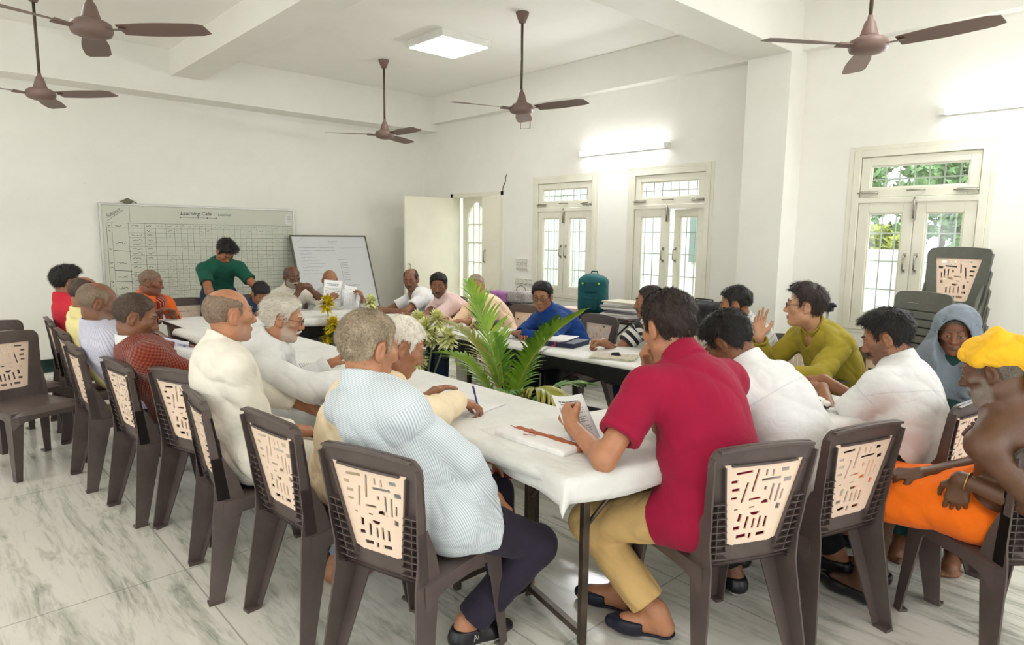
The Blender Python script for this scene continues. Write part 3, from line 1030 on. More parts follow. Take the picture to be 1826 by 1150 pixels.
def added_window(name, axis, c, h):
    mb = MB(); a0, a1, z0, z1 = h; w = .05
    for (u0, u1, v0, v1) in ((a0, a0 + w, z0, z1), (a1 - w, a1, z0, z1), (a0, a1, z0, z0 + w), (a0, a1, z1 - w, z1), ((a0 + a1) / 2 - .03, (a0 + a1) / 2 + .03, z0, z1), (a0, a1, 2.0, 2.06)):
        if axis == 'y': mb.box((u0, c - .04, v0), (u1, c + .04, v1))
        else: mb.box((c - .04, u0, v0), (c + .04, u1, v1))
    struct(mb, name, M_CREAM)
n = 4  # from here on: frames of the added daylight openings, out of view
for h in NEARH: added_window('window_%d' % n, 'y', YB - .1, h); n += 1
for h in BACKH: added_window('window_%d' % n, 'x', XR + .1, h); n += 1

def portal(x, y, z, rot, w, h):
    o = area_light('window_portal', (x, y, z), rot, w, 1, (1, 1, 1), h); o.data.cycles.is_portal = True
for h in NEARH: portal((h[0] + h[1]) / 2, YB - .19, 1.65, (PI / 2, 0, 0), 2.0, 2.3)
for h in BACKH: portal(XR + .19, (h[0] + h[1]) / 2, 1.65, (PI / 2, 0, PI / 2), 2.0, 2.3)
# beams and pillar
mb = MB(); mb.box((XL, YB, 3.03), (-7.95, YW, ZC)); struct(mb, 'beam_left', M_WALL)
mb = MB(); mb.box((-7.95, 5.707, 3.13), (XR, YW, ZC)); struct(mb, 'beam_right', M_WALL)
mb = MB(); mb.box((-7.95, 2.25, 3.23), (XR, 2.57, ZC)); mb.box((-7.95, -2.0, 3.23), (XR, -1.68, ZC)); struct(mb, 'beam_cross', M_WALL)
mb = MB(); mb.box((-2.99, YB, 3.085), (-2.604, 5.707, ZC)); struct(mb, 'beam_long', M_WALL)
mb = MB(); mb.box((-2.99, 5.525, 0), (-2.604, 5.707, 3.085)); mb.box((-2.99, 5.707, 0), (-2.604, YW, 3.13)); struct(mb, 'pillar', M_WALL)
mb = MB(); mb.box((XL, YB, .06), (XL + .012, YW, .20)); struct(mb, 'baseboard_left', M_GREENSTONE)
mb = MB(); mb.box((-6.5, YW - .012, .06), (-2.99, YW, .20)); mb.box((-2.6, YW - .012, .06), (XR, YW, .20)); struct(mb, 'baseboard_right', M_GREENSTONE)

# windows
def frame_rect(mb, x0, x1, z0, z1, y0, y1, w, wb=None, wt=None):
    wb = w if wb is None else wb; wt = w if wt is None else wt
    mb.box((x0, y0, z0), (x0 + w, y1, z1)); mb.box((x1 - w, y0, z0), (x1, y1, z1))
    mb.box((x0 + w, y0, z0), (x1 - w, y1, z0 + wb)); mb.box((x0 + w, y0, z1 - wt), (x1 - w, y1, z1))

def make_window(i, x0, x1, z0, z1, ajar=0.0):
    zt = 1.865; fy0, fy1 = YW - .012, YW + .10
    mb = MB(); frame_rect(mb, x0, x1, z0, z1, fy0, fy1, .055)
    mb.box((x0 + .05, fy0, zt - .022), (x1 - .05, fy1, zt + .022))
    mb.box((x0, YW - .006, z0 - .03), (x1, YW + .01, z0)); mb.box((x0, YW - .006, z1), (x1, YW + .01, z1 + .035))
    mb.box((x0 - .04, YW - .006, z0 - .03), (x0, YW + .01, z1 + .035)); mb.box((x1, YW - .006, z0 - .03), (x1 + .04, YW + .01, z1 + .035))
    root = struct(mb, 'window_%d' % i, M_CREAM, .004)
    a0, a1 = x0 + .06, x1 - .06; xm = (a0 + a1) / 2
    def sash(name, b0, b1, c0, c1, w, M=None):
        s = MB(); frame_rect(s, b0, b1, c0, c1, YW + .002, YW + .042, w)
        frame_rect(s, b0 + w - .004, b1 - w + .004, c0 + w - .004, c1 - w + .004, YW + .012, YW + .034, .016)
        o = s.build(name, M_CREAM, root, bevel=.003)
        g = MB(); g.box((b0 + w, YW + .021, c0 + w), (b1 - w, YW + .025, c1 - w)); g.build('pane', M_GLASS, o)
        return o
    up = sash('upper_sash', a0, a1, zt + .026, z1 - .058, .068)
    l = sash('sash', a0, xm - .003, z0 + .058, zt - .026, .078)
    r = sash('sash', xm + .003, a1, z0 + .058, zt - .026, .078)
    if ajar:
        r.location = (a1, YW, 0); r.rotation_euler = (0, 0, ajar)
        for o in [r] + children_of(r):
            for vv in o.data.vertices: vv.co.x -= a1; vv.co.y -= YW
    # fittings
    def pull(o, x, dy=0):
        h = MB(); h.tube([(x, YW + .0, 1.30), (x, YW - .035, 1.315), (x, YW - .035, 1.415), (x, YW + .0, 1.43)], .007, 6)
        h.box((x - .012, YW - .004, 1.285), (x + .012, YW + .003, 1.315)); h.box((x - .012, YW - .004, 1.415), (x + .012, YW + .003, 1.445))
        if ajar and o is r:
            h.v = [(a - a1, b - YW, c) for a, b, c in h.v]
        h.build('pull_handle', M_STEEL, o)
    pull(l, xm - .04); pull(r, xm + .04)
    b = MB(); b.box((xm - .014, YW - .018, zt - .16), (xm + .014, YW + .003, zt - .01)); b.tube([(xm, YW - .02, zt - .15), (xm, YW - .02, zt + .015)], .006, 6)
    b.build('tower_bolt', M_STEEL, root)
    for bx in (a0 + .005, a1 - .135):
        b = MB(); b.box((bx, YW - .016, zt + .045), (bx + .13, YW + .003, zt + .075)); b.tube([(bx - .02, YW - .018, zt + .06), (bx + .14, YW - .018, zt + .06)], .006, 6)
        b.build('tower_bolt', M_STEEL, up)
    b = MB(); b.tube([(xm - .06, YW, zt + .07), (xm - .055, YW - .03, zt + .07), (xm + .055, YW - .03, zt + .07), (xm + .06, YW, zt + .07)], .006, 6); b.build('pull_handle', M_STEEL, up)
    # steel grille on the outside
    g = MB(); gy = YW + .155
    for x in np.arange(x0 + .09, x1 - .02, .105): g.tube([(x, gy, z0), (x, gy, z1)], .0055, 6)
    for z in (z0 + .10, z0 + .335, z0 + .57, z0 + .80, 2.04): g.box((x0, gy - .004, z - .006), (x1, gy + .004, z + .006))
    g.build('grille', M_GRILLE, root)
    s = MB(); s.box((x0 - .02, YW + .1, z0 - .02), (x1 + .02, YW + .25, z0 + .003)); s.build('sill', M_WALL, root)
make_window(1, *WIN[0]); make_window(2, *WIN[1], ajar=-.24); make_window(3, *WIN[2])

# door: frame, open solid leaf, half closed leaf, glazed outer leaf
x0, x1, _, zt = DOOR
mb = MB(); mb.box((x0, YW - .01, 0), (x0 + .055, YW + .12, zt)); mb.box((x1 - .055, YW - .01, 0), (x1, YW + .12, zt)); mb.box((x0, YW - .01, zt - .055), (x1, YW + .12, zt))
dr = struct(mb, 'door_1', M_CREAM, .004)
mb = MB(); mb.box((0, -.02, .01), (.80, .02, zt - .06))
lf = mb.build('leaf', M_DOOR, dr, bevel=.003); lf.location = (x0 + .05, YW - .01, 0); lf.rotation_euler = (0, 0, math.radians(-93))
h = MB(); h.tube([(.74, .02, 1.0), (.74, .06, 1.02), (.74, .06, 1.13), (.74, .02, 1.15)], .008, 6); h.build('handle', M_STEEL, lf)
mb = MB(); mb.box((-.33, -.02, .01), (0, .02, zt - .06))
lf2 = mb.build('leaf', M_DOOR, dr, bevel=.003); lf2.location = (x1 - .05, YW + .02, 0); lf2.rotation_euler = (0, 0, math.radians(12))
h = MB(); h.tube([(-.27, -.02, 1.18), (-.27, -.06, 1.20), (-.27, -.06, 1.33), (-.27, -.02, 1.35)], .009, 6); h.build('handle', M_STEEL, lf2)

def glazed_leaf(name, xa, xb, y, parent):
    m = MB(); z1 = zt - .03; w = .11
    m.box((xa, y, .01), (xa + w, y + .035, z1)); m.box((xb - w, y, .01), (xb, y + .035, z1)); m.box((xa + w, y, .01), (xb - w, y + .035, .45)); m.box((xa + w, y, z1 - .09), (xb - w, y + .035, z1))
    m.box((xa + w, y, .78), (xb - w, y + .035, .88))
    cx = (xa + xb) / 2; hw = (xb - xa) / 2 - w; zc = z1 - .09
    for k in range(12):     # arched head
        a, b = k / 12, (k + 1) / 12
        f = lambda t: zc - .20 * (abs(2 * t - 1) ** 2.2)
        xs, xe = xa + w + 2 * hw * a, xa + w + 2 * hw * b
        m.hexa([(xs, y, f(a)), (xe, y, f(b)), (xe, y + .035, f(b)), (xs, y + .035, f(a))], [(xs, y, zc + .001), (xe, y, zc + .001), (xe, y + .035, zc + .001), (xs, y + .035, zc + .001)])
    for xx in (cx - hw / 3, cx + hw / 3): m.box((xx - .011, y + .006, .88), (xx + .011, y + .03, zc))
    for zz in (1.16, 1.44, 1.70): m.box((xa + w, y + .009, zz - .010), (xb - w, y + .027, zz + .010))
    o = m.build(name, M_CREAM, parent)
    g = MB(); g.box((xa + w, y + .014, .88), (xb - w, y + .020, zc)); g.build('pane', M_GLASS, o)
glazed_leaf('glazed_leaf', x0 + .06, x0 + .66, YW + .17, dr)
# the corridor behind the door
mb = MB(); mb.box((-8.9, 7.6, 0), (-8.0, 7.75, 3.3)); mb.box((-10.6, 7.6, 0), (-8.9, 7.75, .9)); mb.box((-10.6, 7.6, 2.3), (-8.9, 7.75, 3.3)); mb.box((-11.2, 7.6, 0), (-10.6, 7.75, 3.3))
for xx in (-10.0, -9.45): mb.box((xx - .02, 7.62, .9), (xx + .02, 7.68, 2.3))
for zz in (1.3, 1.75): mb.box((-10.6, 7.625, zz - .02), (-8.9, 7.675, zz + .02))
struct(mb, 'wall_corridor', M_WALL)
mb = MB(); mb.tube([(-6.44, YW - .004, 2.34), (-6.47, YW - .004, 2.29), (-6.46, YW - .004, 2.26), (-6.51, YW - .004, 2.18), (-6.52, YW - .004, 2.135)], [.004, .007, .005, .007, .003], 5)
struct(mb, 'trim_1', mat_plain('plaster_crack', srgb(82, 74, 60), .9))

# switch plates
M_SWITCH = mat_plain('switch_plate', srgb(222, 220, 208), .35, .4, var=.02)
M_SWITCHD = mat_plain('switch_gap', srgb(160, 156, 140), .5)
def switch_plate(x0, x1, z0, z1, cols, rows, label):
    o = empty('switchboard', ((x0 + x1) / 2, YW, z0), label, 'switchboard')
    w = (x1 - x0) / 2; hh = z1 - z0
    m = MB(); m.box((-w, -.022, 0), (w, 0, hh)); m.build('plate', M_SWITCH, o, bevel=.004)
    for c in range(cols):
        for r in range(rows):
            cx = -w + 2 * w * (c + .5) / cols; cz = hh * (r + .5) / rows
            m = MB(); m.box((cx - w / cols * .62, -.028, cz - hh / rows * .3), (cx + w / cols * .62, -.02, cz + hh / rows * .3)); m.build('rocker', M_SWITCH, o, bevel=.002)
            m = MB(); m.box((cx - w / cols * .7, -.0235, cz - hh / rows * .38), (cx + w / cols * .7, -.0195, cz + hh / rows * .38)); m.build('rocker_gap', M_SWITCHD, o)
switch_plate(-6.23, -6.01, 1.11, 1.26, 3, 2, 'square pale switchboard on the wall between door and window, upper of the two')
switch_plate(-6.24, -5.92, .92, 1.0, 4, 1, 'wide pale switchboard on the wall just above the pink and grey bag')

# ceiling panel lights and wall tubes
M_PANEL = mat_emit('panel_diffuser', (1, .98, .93, 1), 6.0)
M_TUBE = mat_emit('tube_diffuser', (.97, .99, 1, 1), 22.0)
M_LWHITE = mat_plain('lamp_white', srgb(230, 230, 224), .4)
for i, (px, py) in enumerate(PANELS):  # only the first panel is in view, the others are added lamps
    o = empty('ceiling_panel', (px, py, ZC), ['square white lit panel on the ceiling between the hanging fans', 'added unseen lit panel on the ceiling left bay behind the camera', 'added unseen lit panel on the ceiling near the window wall', 'added unseen lit panel on the ceiling above the camera', 'added unseen lit panel on the far rear left ceiling', 'added unseen lit panel on the far rear right ceiling'][i], 'ceiling light')
    m = MB(); m.box((-.31, -.31, -.07), (.31, .31, -.0)); m.build('frame', M_LWHITE, o, bevel=.004)
    m = MB(); m.box((-.285, -.285, -.075), (.285, .285, -.0695)); m.build('diffuser', M_PANEL, o)
for i, (tx, tz) in enumerate(TUBES):
    o = empty('tube_light', (tx, YW, tz), ['glowing white tube light on the wall above the two windows', 'glowing white tube light on the wall above the window behind the stacked chairs'][i], 'tube light')
    m = MB(); m.box((-.6, -.04, -.025), (.6, 0, .025)); m.build('batten', M_LWHITE, o, bevel=.003)
    m = MB(); m.tube([(-.57, -.062, 0), (.57, -.062, 0)], .022, 12); m.build('tube', M_TUBE, o)
    for s in (-1, 1):
        m = MB(); m.box((s * .585 - .02, -.085, -.025), (s * .585 + .02, -.03, .025)); m.build('end_cap', M_LWHITE, o)

# ceiling fans
M_FAN = mat_plain('fan_brown', srgb(120, 98, 90), .5, .35, 0.0, var=.06)
M_FANR = mat_plain('fan_rod', srgb(88, 76, 62), .4, .4, .3)
def make_fan(loc, label, ang):
    o = empty('ceiling_fan', loc, label, 'ceiling fan', 0, 'brown ceiling fans')
    drop = ZC - 2.68
    m = MB(); m.lathe([(.012, -.09), (.03, -.085), (.058, -.012), (.06, 0)], n=20); m.build('canopy', M_FAN, o)
    m = MB(); m.tube([(0, 0, -.08), (0, 0, -drop + .1)], .0115, 10); m.build('rod', M_FANR, o)
    z = -drop
    m = MB(); m.lathe([(.055, z + .045), (.05, z + .06), (.03, z + .13), (.016, z + .15), (.014, z + .17)], n=20); m.build('top_cover', M_FAN, o)
    m = MB(); m.lathe([(.02, z - .048), (.06, z - .046), (.098, z - .032), (.108, z - .012), (.108, z + .012), (.10, z + .03), (.07, z + .046), (.02, z + .05)], n=32); m.build('motor', M_FAN, o)
    for k in range(3):
        a = ang + k * 2 * PI / 3
        R = Matrix.Rotation(a, 4, 'Z')
        vs = []; fs = []; N = 10
        for i in range(N + 1):
            t = i / N; x = .16 + .50 * t
            w = .052 + .030 * math.sin(min(1, t * 1.6) * PI / 2) - .012 * t
            if i == N: w *= .72
            tw = -math.radians(13 - 5 * t)
            for s, dz in ((-1, 0), (1, 0), (1, .004), (-1, .004)):
                vs.append(R @ Vector((x, s * w * math.cos(tw) + .012, z - .005 + s * w * math.sin(tw) + dz)))
        for i in range(N):
            for q in range(4): fs.append((i * 4 + q, i * 4 + (q + 1) % 4, i * 4 + 4 + (q + 1) % 4, i * 4 + 4 + q))
        fs.append((3, 2, 1, 0)); fs.append(tuple(N * 4 + q for q in range(4)))
        m = MB(); m.add(vs, fs, 0, False)
        m.add([R @ Vector(p) for p in ((.09, -.02, z - .012), (.20, -.028, z - .012), (.20, .032, z - .002), (.09, .02, z - .006), (.09, -.02, z - .006), (.20, -.028, z - .007), (.20, .032, z + .004), (.09, .02, z))], [(0, 3, 2, 1), (4, 5, 6, 7), (0, 1, 5, 4), (1, 2, 6, 5), (2, 3, 7, 6), (3, 0, 4, 7)])
        m.build('blade', M_FAN, o)
make_fan((-6.67, 4.13, ZC), 'small looking brown ceiling fan by the far corner of the room', math.radians(-1))
make_fan((-4.42, 4.16, ZC), 'brown ceiling fan just beyond the lit ceiling panel', math.radians(12))
make_fan((-4.46, .86, ZC), 'brown ceiling fan top left in the photo, motor half cut by the frame', math.radians(45))
make_fan((-1.55, 4.26, ZC), 'brown ceiling fan hanging near the pillar on the window side', math.radians(-4))
make_fan((-6.86, .92, ZC), 'brown ceiling fan near the left wall, one blade over the whiteboard', math.radians(40))
m = MB(); m.tube([(-6.07, 5.702, 3.14), (-6.07, 5.702, 2.86), (-5.9, 5.702, 2.85), (-5.9, 5.702, 3.14)], .005, 5)
tag(m.build('wire_loop', M_FANR), 'thin square loop of wire sticking down from the wall beam by the far fan', 'wire')

# whiteboards
M_BOARD = mat_plain('board_grey_green', srgb(198, 200, 184), .32, .5, var=.03, scale=2)
M_BOARD2 = mat_plain('board_white', srgb(214, 216, 218), .09, .6, var=.02, scale=2)
M_ALU = mat_plain('aluminium', srgb(196, 196, 190), .4, .5, .7)
M_ALUD = mat_plain('dark_aluminium', srgb(104, 100, 88), .45, .5, .5)
M_INK = mat_plain('marker_ink', srgb(44, 50, 52), .6)
M_INKF = mat_plain('faded_marker_ink', srgb(120, 124, 116), .6)
rnd = random.Random(7)
def scribble(m, x, z, w, h, y, mi=0, th=.0016):
    n = max(3, int(w / (h * .42))); px, pz = x, z
    for i in range(1, n + 1):
        qx = x + w * i / n; qz = z + (h * rnd.uniform(-.5, .5))
        dx, dz = qx - px, qz - pz; L = math.hypot(dx, dz) + 1e-6; ox, oz = -dz / L * th, dx / L * th
        m.add([(px - ox, y, pz - oz), (qx - ox, y, qz - oz), (qx + ox, y, qz + oz), (px + ox, y, pz + oz)], [(0, 1, 2, 3)], mi); px, pz = qx, qz
def line(m, x0, z0, x1, z1, y, th=.0014, mi=0):
    dx, dz = x1 - x0, z1 - z0; L = math.hypot(dx, dz); ox, oz = -dz / L * th, dx / L * th
    m.add([(x0 - ox, y, z0 - oz), (x1 - ox, y, z1 - oz), (x1 + ox, y, z1 + oz), (x0 + ox, y, z0 + oz)], [(0, 1, 2, 3)], mi)
def text_mesh(name, body, size, mat, parent, loc, rot, shear=.0, align='LEFT', sx=1.0):
    cu = bpy.data.curves.new(name, 'FONT'); cu.body = body; cu.size = size; cu.shear = shear; cu.align_x = align; cu.resolution_u = 2
    cu.extrude = .0004
    cu.materials.append(mat)
    tmp = bpy.data.objects.new(name, cu); COL.objects.link(tmp)
    me = bpy.data.meshes.new_from_object(tmp); bpy.data.objects.remove(tmp)
    o = link(name, me, parent, loc); o.rotation_euler = rot; o.scale = (sx, 1, 1)
    return o
# big board on the left wall, in its own frame: x along the wall, z up, y out of the wall towards -y
bw, bh = 2.17, 1.22
o = empty('whiteboard', (XL + .03, 1.55, .62), 'large grey-green whiteboard ruled into a handwritten table on the left wall', 'whiteboard', math.radians(90))
m = MB(); m.box((0, -.012, 0), (bw, .02, bh)); m.build('board', M_BOARD, o)
m = MB(); frame_rect(m, -.012, bw + .012, -.012, bh + .012, -.018, .022, .022); m.build('frame', M_ALU, o, bevel=.003)
m = MB(); y = -.0135
cols = [.05, .10, .26, .42, .53, .64, .73, .80] + [.80 + .068 * i for i in range(1, 14)] + [1.80, 1.88, 2.02, 2.08, 2.14]
rows = [1.02, .965, .91, .86, .81, .76, .71, .66, .61, .56, .50, .45, .40, .35, .30, .25, .20, .12]
for c in cols: line(m, c, .08, c, 1.02, y, .0013, 0 if c in (.26, .42, .53, .05) else 1)
for i, r in enumerate(rows): line(m, .05 if i < 2 else .26, r, 2.14, r - .004, y, .0013, 0 if i % 3 == 0 else 1)
for r in (.72, .50, .38, .22): line(m, .10, r, .27, r - .012, y, .0022)
for i, r in enumerate(rows[:-1]):
    zc = (rows[i] + rows[i + 1]) / 2
    for j in range(len(cols) - 1):
        cw = cols[j + 1] - cols[j]
        if j == 1 and i > 0: continue
        if rnd.random() < (.95 if i == 0 or j in (2, 3) else .62 if j > 16 and rnd.random() < .5 else .5):
            scribble(m, cols[j] + cw * .18, zc, cw * rnd.uniform(.4, .66), .022, y, 0 if j < 5 or i < 2 else 1, .0019 if j < 4 else .0013)
for zc in (.80, .58, .43, .30): scribble(m, .13, zc, .09, .025, y, 0, .002)
line(m, .06, 1.04, .22, 1.16, y); line(m, .28, 1.02, .28, 1.2, y, .001, 1)
line(m, .80, 1.095, 1.0, 1.095, y, .0016); line(m, 1.02, 1.095, 1.2, 1.095, y, .0016)
for xx in (.80, 1.0, 1.1, 1.2): m.box((xx - .006, y - .0005, 1.089), (xx + .006, y + .0005, 1.101))
m.build('table_lines', [M_INK, M_INKF], o)
text_mesh('title', 'Learning Cafe', .062, M_INK, o, (.80, -.0145, 1.125), (PI / 2, 0, 0), .25)
text_mesh('title', 'Learner', .05, M_INKF, o, (1.10 + .12, -.0145, 1.125), (PI / 2, 0, 0), .25)
text_mesh('corner_note', 'Subject', .055, M_INKF, o, (.06, -.0145, 1.07), (PI / 2, math.radians(-32), 0), .2)
m = MB(); m.box((2.06, -.016, 1.04), (2.14, -.0125, 1.17))
for i in range(5): m.box((2.075, -.0168, 1.06 + i * .02), (2.125, -.0159, 1.064 + i * .02), 1)
m.build('pasted_note', [mat_plain('note_paper', srgb(226, 226, 218), .8), M_INKF], o)
m = MB(); m.sphere((.27, -.005, bh + .035), (.05, .012, .028), 10, 6); m.tube([(.2, 0, bh + .03), (.27, -.01, bh + .07), (.36, 0, bh + .02)], .006, 5); m.build('hanging_knot', mat_plain('old_string', srgb(120, 116, 96), .9), o)
# small glossy board leaning against the wall
bw, bh = 1.08, 1.06
o = empty('whiteboard', (-7.82, 3.64, .52), 'smaller shiny whiteboard with a list leaning behind the man holding up papers', 'whiteboard', math.radians(90))
o.rotation_euler = (math.radians(-21), 0, math.radians(90))
m = MB(); m.box((0, -.01, 0), (bw, .015, bh)); m.build('board', M_BOARD2, o)
m = MB(); frame_rect(m, -.012, bw + .012, -.012, bh + .012, -.016, .018, .02); m.build('frame', M_ALUD, o, bevel=.003)
m = MB(); y = -.0115
for i in range(9): scribble(m, .08, bh - .16 - i * .045, rnd.uniform(.12, .34) if i > 1 else .5, .016, y, 1 if i > 1 else 0, .0013)
line(m, .05, bh - .09, .18, bh - .02, y, .001, 1)
scribble(m, .5, bh - .08, .14, .022, y, 0, .0017); scribble(m, .54, bh - .11, .08, .016, y, 1, .0013)
line(m, .68, bh - .17, 1.02, bh - .165, y, .0012, 1)
scribble(m, .60, bh - .33, .12, .02, y, 1, .0014)
for i in range(8): scribble(m, .64, bh - .38 - i * .034, .09, .016, y, 0, .0014)
line(m, .625, bh - .37, .625, bh - .64, y, .0012)
scribble(m, .62, bh - .70, .22, .018, y, 0, .0018); scribble(m, .60, bh - .86, .26, .014, y, 1)
m.build('written_list', [M_INK, M_INKF], o)
m = MB()
for xx in (.15, .93): m.tube([(xx, .015, .05), (xx, .03, -.56 / math.cos(.45) + .02)], .014, 8)
m.build('stand_leg', M_ALUD, o)

# outside the windows
mb = MB(); mb.box((-40, YW + .45, -.3), (30, 45, -.12)); tag(mb.build('ground', mat_plain('earth', srgb(150, 146, 128), .95)), kind='structure')
mb = MB(); mb.box((-14, 9.4, -.12), (-5.3, 9.6, 3.8)); mb.box((-5.9, 9.33, 1.15), (-5.4, 9.4, 2.05), 1); mb.box((-5.02, 9.33, 1.15), (-5.0, 9.4, 2.05), 1)
mb.box((-5.3, 9.4, -.12), (-5.25, 11.9, 3.8))
for xx in np.arange(-9.6, -7.0, .16): mb.box((xx, 9.37, .2), (xx + .05, 9.4, 3.0), 2)
nb = tag(mb.build('neighbouring_house', [M_OUTWALL, mat_plain('dark_shutter', srgb(126, 142, 136), .6), mat_plain('pale_shutter', srgb(206, 216, 208), .7)]), 'pale neighbouring house with a dark shutter seen through the middle window', 'house')
mb = MB(); mb.box((-5.5, 12.0, -.12), (8, 12.2, 1.38)); tag(mb.build('compound_wall', M_OUTWALL), 'low white compound wall outside the window behind the stacked chairs', 'wall')
M_LEAF = mat_plain('leaf_green', srgb(132, 164, 112), .6, .3, var=.35, scale=1.3)
M_LEAFY = mat_plain('leaf_yellow', srgb(160, 170, 84), .6, .3, var=.3, scale=1.3)
M_BARK = mat_plain('bark', srgb(96, 78, 60), .9)
def tree(loc, h, cr, seed, label, leaf, n=2600):
    rg = np.random.default_rng(seed)
    o = empty('tree', loc, label, 'tree', 0, None)
    m = MB(); m.tube([(0, 0, 0), (.05, .02, h * .4), (-.05, 0, h * .7)], [.12, .09, .05], 8); m.build('trunk', M_BARK, o)
    cs = rg.normal(0, 1, (16, 3)) * A3(cr * .5, cr * .5, cr * .42) + A3(0, 0, h * .72)
    c = cs[rg.integers(0, 16, n)] + nrm_rows(rg.normal(0, 1, (n, 3))) * (cr * .30) * rg.random((n, 1)) ** .4
    a = nrm_rows(rg.normal(0, 1, (n, 3))); b = nrm_rows(np.cross(a, rg.normal(0, 1, (n, 3)))); s = .09 + .09 * rg.random((n, 1))
    V = np.stack([c - a * s, c + b * s * .45, c + a * s, c - b * s * .45], 1).reshape(-1, 3)
    np_mesh('crown', V, np.arange(n * 4).reshape(n, 4), leaf, o, None, False)
TREES = [((-6.6, 17.5, -.12), 3.9, 1.7, 1, 'green tree beyond the low wall, leftmost in the window behind the stacked chairs', M_LEAF), ((-5.5, 21.5, -.12), 4.4, 1.9, 2, 'large green tree showing in the left pane of the window behind the stacked chairs', M_LEAF),
         ((-3.9, 18.5, -.12), 3.2, 1.4, 3, 'pale green tree showing in the other pane of that window', M_LEAF), ((-4.6, 13.6, -.12), 1.75, .7, 4, 'yellowish green shrub just above the low outside wall', M_LEAFY), ((1.0, 19, -.12), 4.6, 1.8, 5, 'green tree beyond the low wall nearest the right frame edge', M_LEAF)]
for a in TREES: tree(*a)

# ------------------------------------------------------------------ plastic chairs
def plastic(name, c, rough=.42):
    t = NT(name); v = t.coord()
    f = t.noise(v, 5, 5, .6); s = t.noise(v, 34, 3, .7)
    k = t.math('ADD', t.math('MULTIPLY', f, .7), t.math('MULTIPLY', s, .3))
    d = tuple(x * .84 for x in c[:3]) + (1,); l = tuple(min(1, x * 1.22 + .006) for x in c[:3]) + (1,)
    t.color(t.ramp(k, [(.35, d), (.66, l)]))
    t.l(t.math('ADD', t.math('MULTIPLY', s, .3), rough - .15), t.b.inputs['Roughness'])
    t.set(Specular_IOR_Level=.45)
    return t.m
M_CHAIR = plastic('brown_plastic', srgb(84, 72, 68))
M_CHAIRG = plastic('grey_plastic', srgb(92, 92, 84))
M_PANELB = mat_plain('beige_plastic', srgb(238, 212, 190), .45, .4, var=.03)

def cw(z): return .176 + (z - .40) * .075                    # half width of the backrest
def cy(x, z): return -.195 - max(0, z - .42) * .165 + .30 * x * x - .02 * max(0, (z - .7)) ** 1
def chole(z): return .098 + (z - .50) * .175                   # half width of the opening
ZB0, ZB1, ZT = .498, .798, .865
def slab(m, rows, t, off=0.0, mi=0, smooth=False):
    """rows of (x, z): a curved plate following the backrest, t thick, pushed back by off"""
    R, Cn = len(rows), len(rows[0]); vs = []
    for k in (0, 1):
        for r in rows:
            for x, z in r: vs.append((x, cy(x, z) - off - k * t, z))
    fs = []; N = R * Cn
    for i in range(R - 1):
        for j in range(Cn - 1):
            a = i * Cn + j
            fs.append((a, a + Cn, a + Cn + 1, a + 1)); fs.append((N + a, N + a + 1, N + a + Cn + 1, N + a + Cn))
    for i in range(R - 1):
        for j in (0, Cn - 1):
            a = i * Cn + j; q = (a, N + a, N + a + Cn, a + Cn); fs.append(q if j == 0 else q[::-1])
    for j in range(Cn - 1):
        for i in (0, R - 1):
            a = i * Cn + j; q = (a, a + 1, N + a + 1, N + a); fs.append(q if i == 0 else q[::-1])
    m.add(vs, fs, mi, smooth)

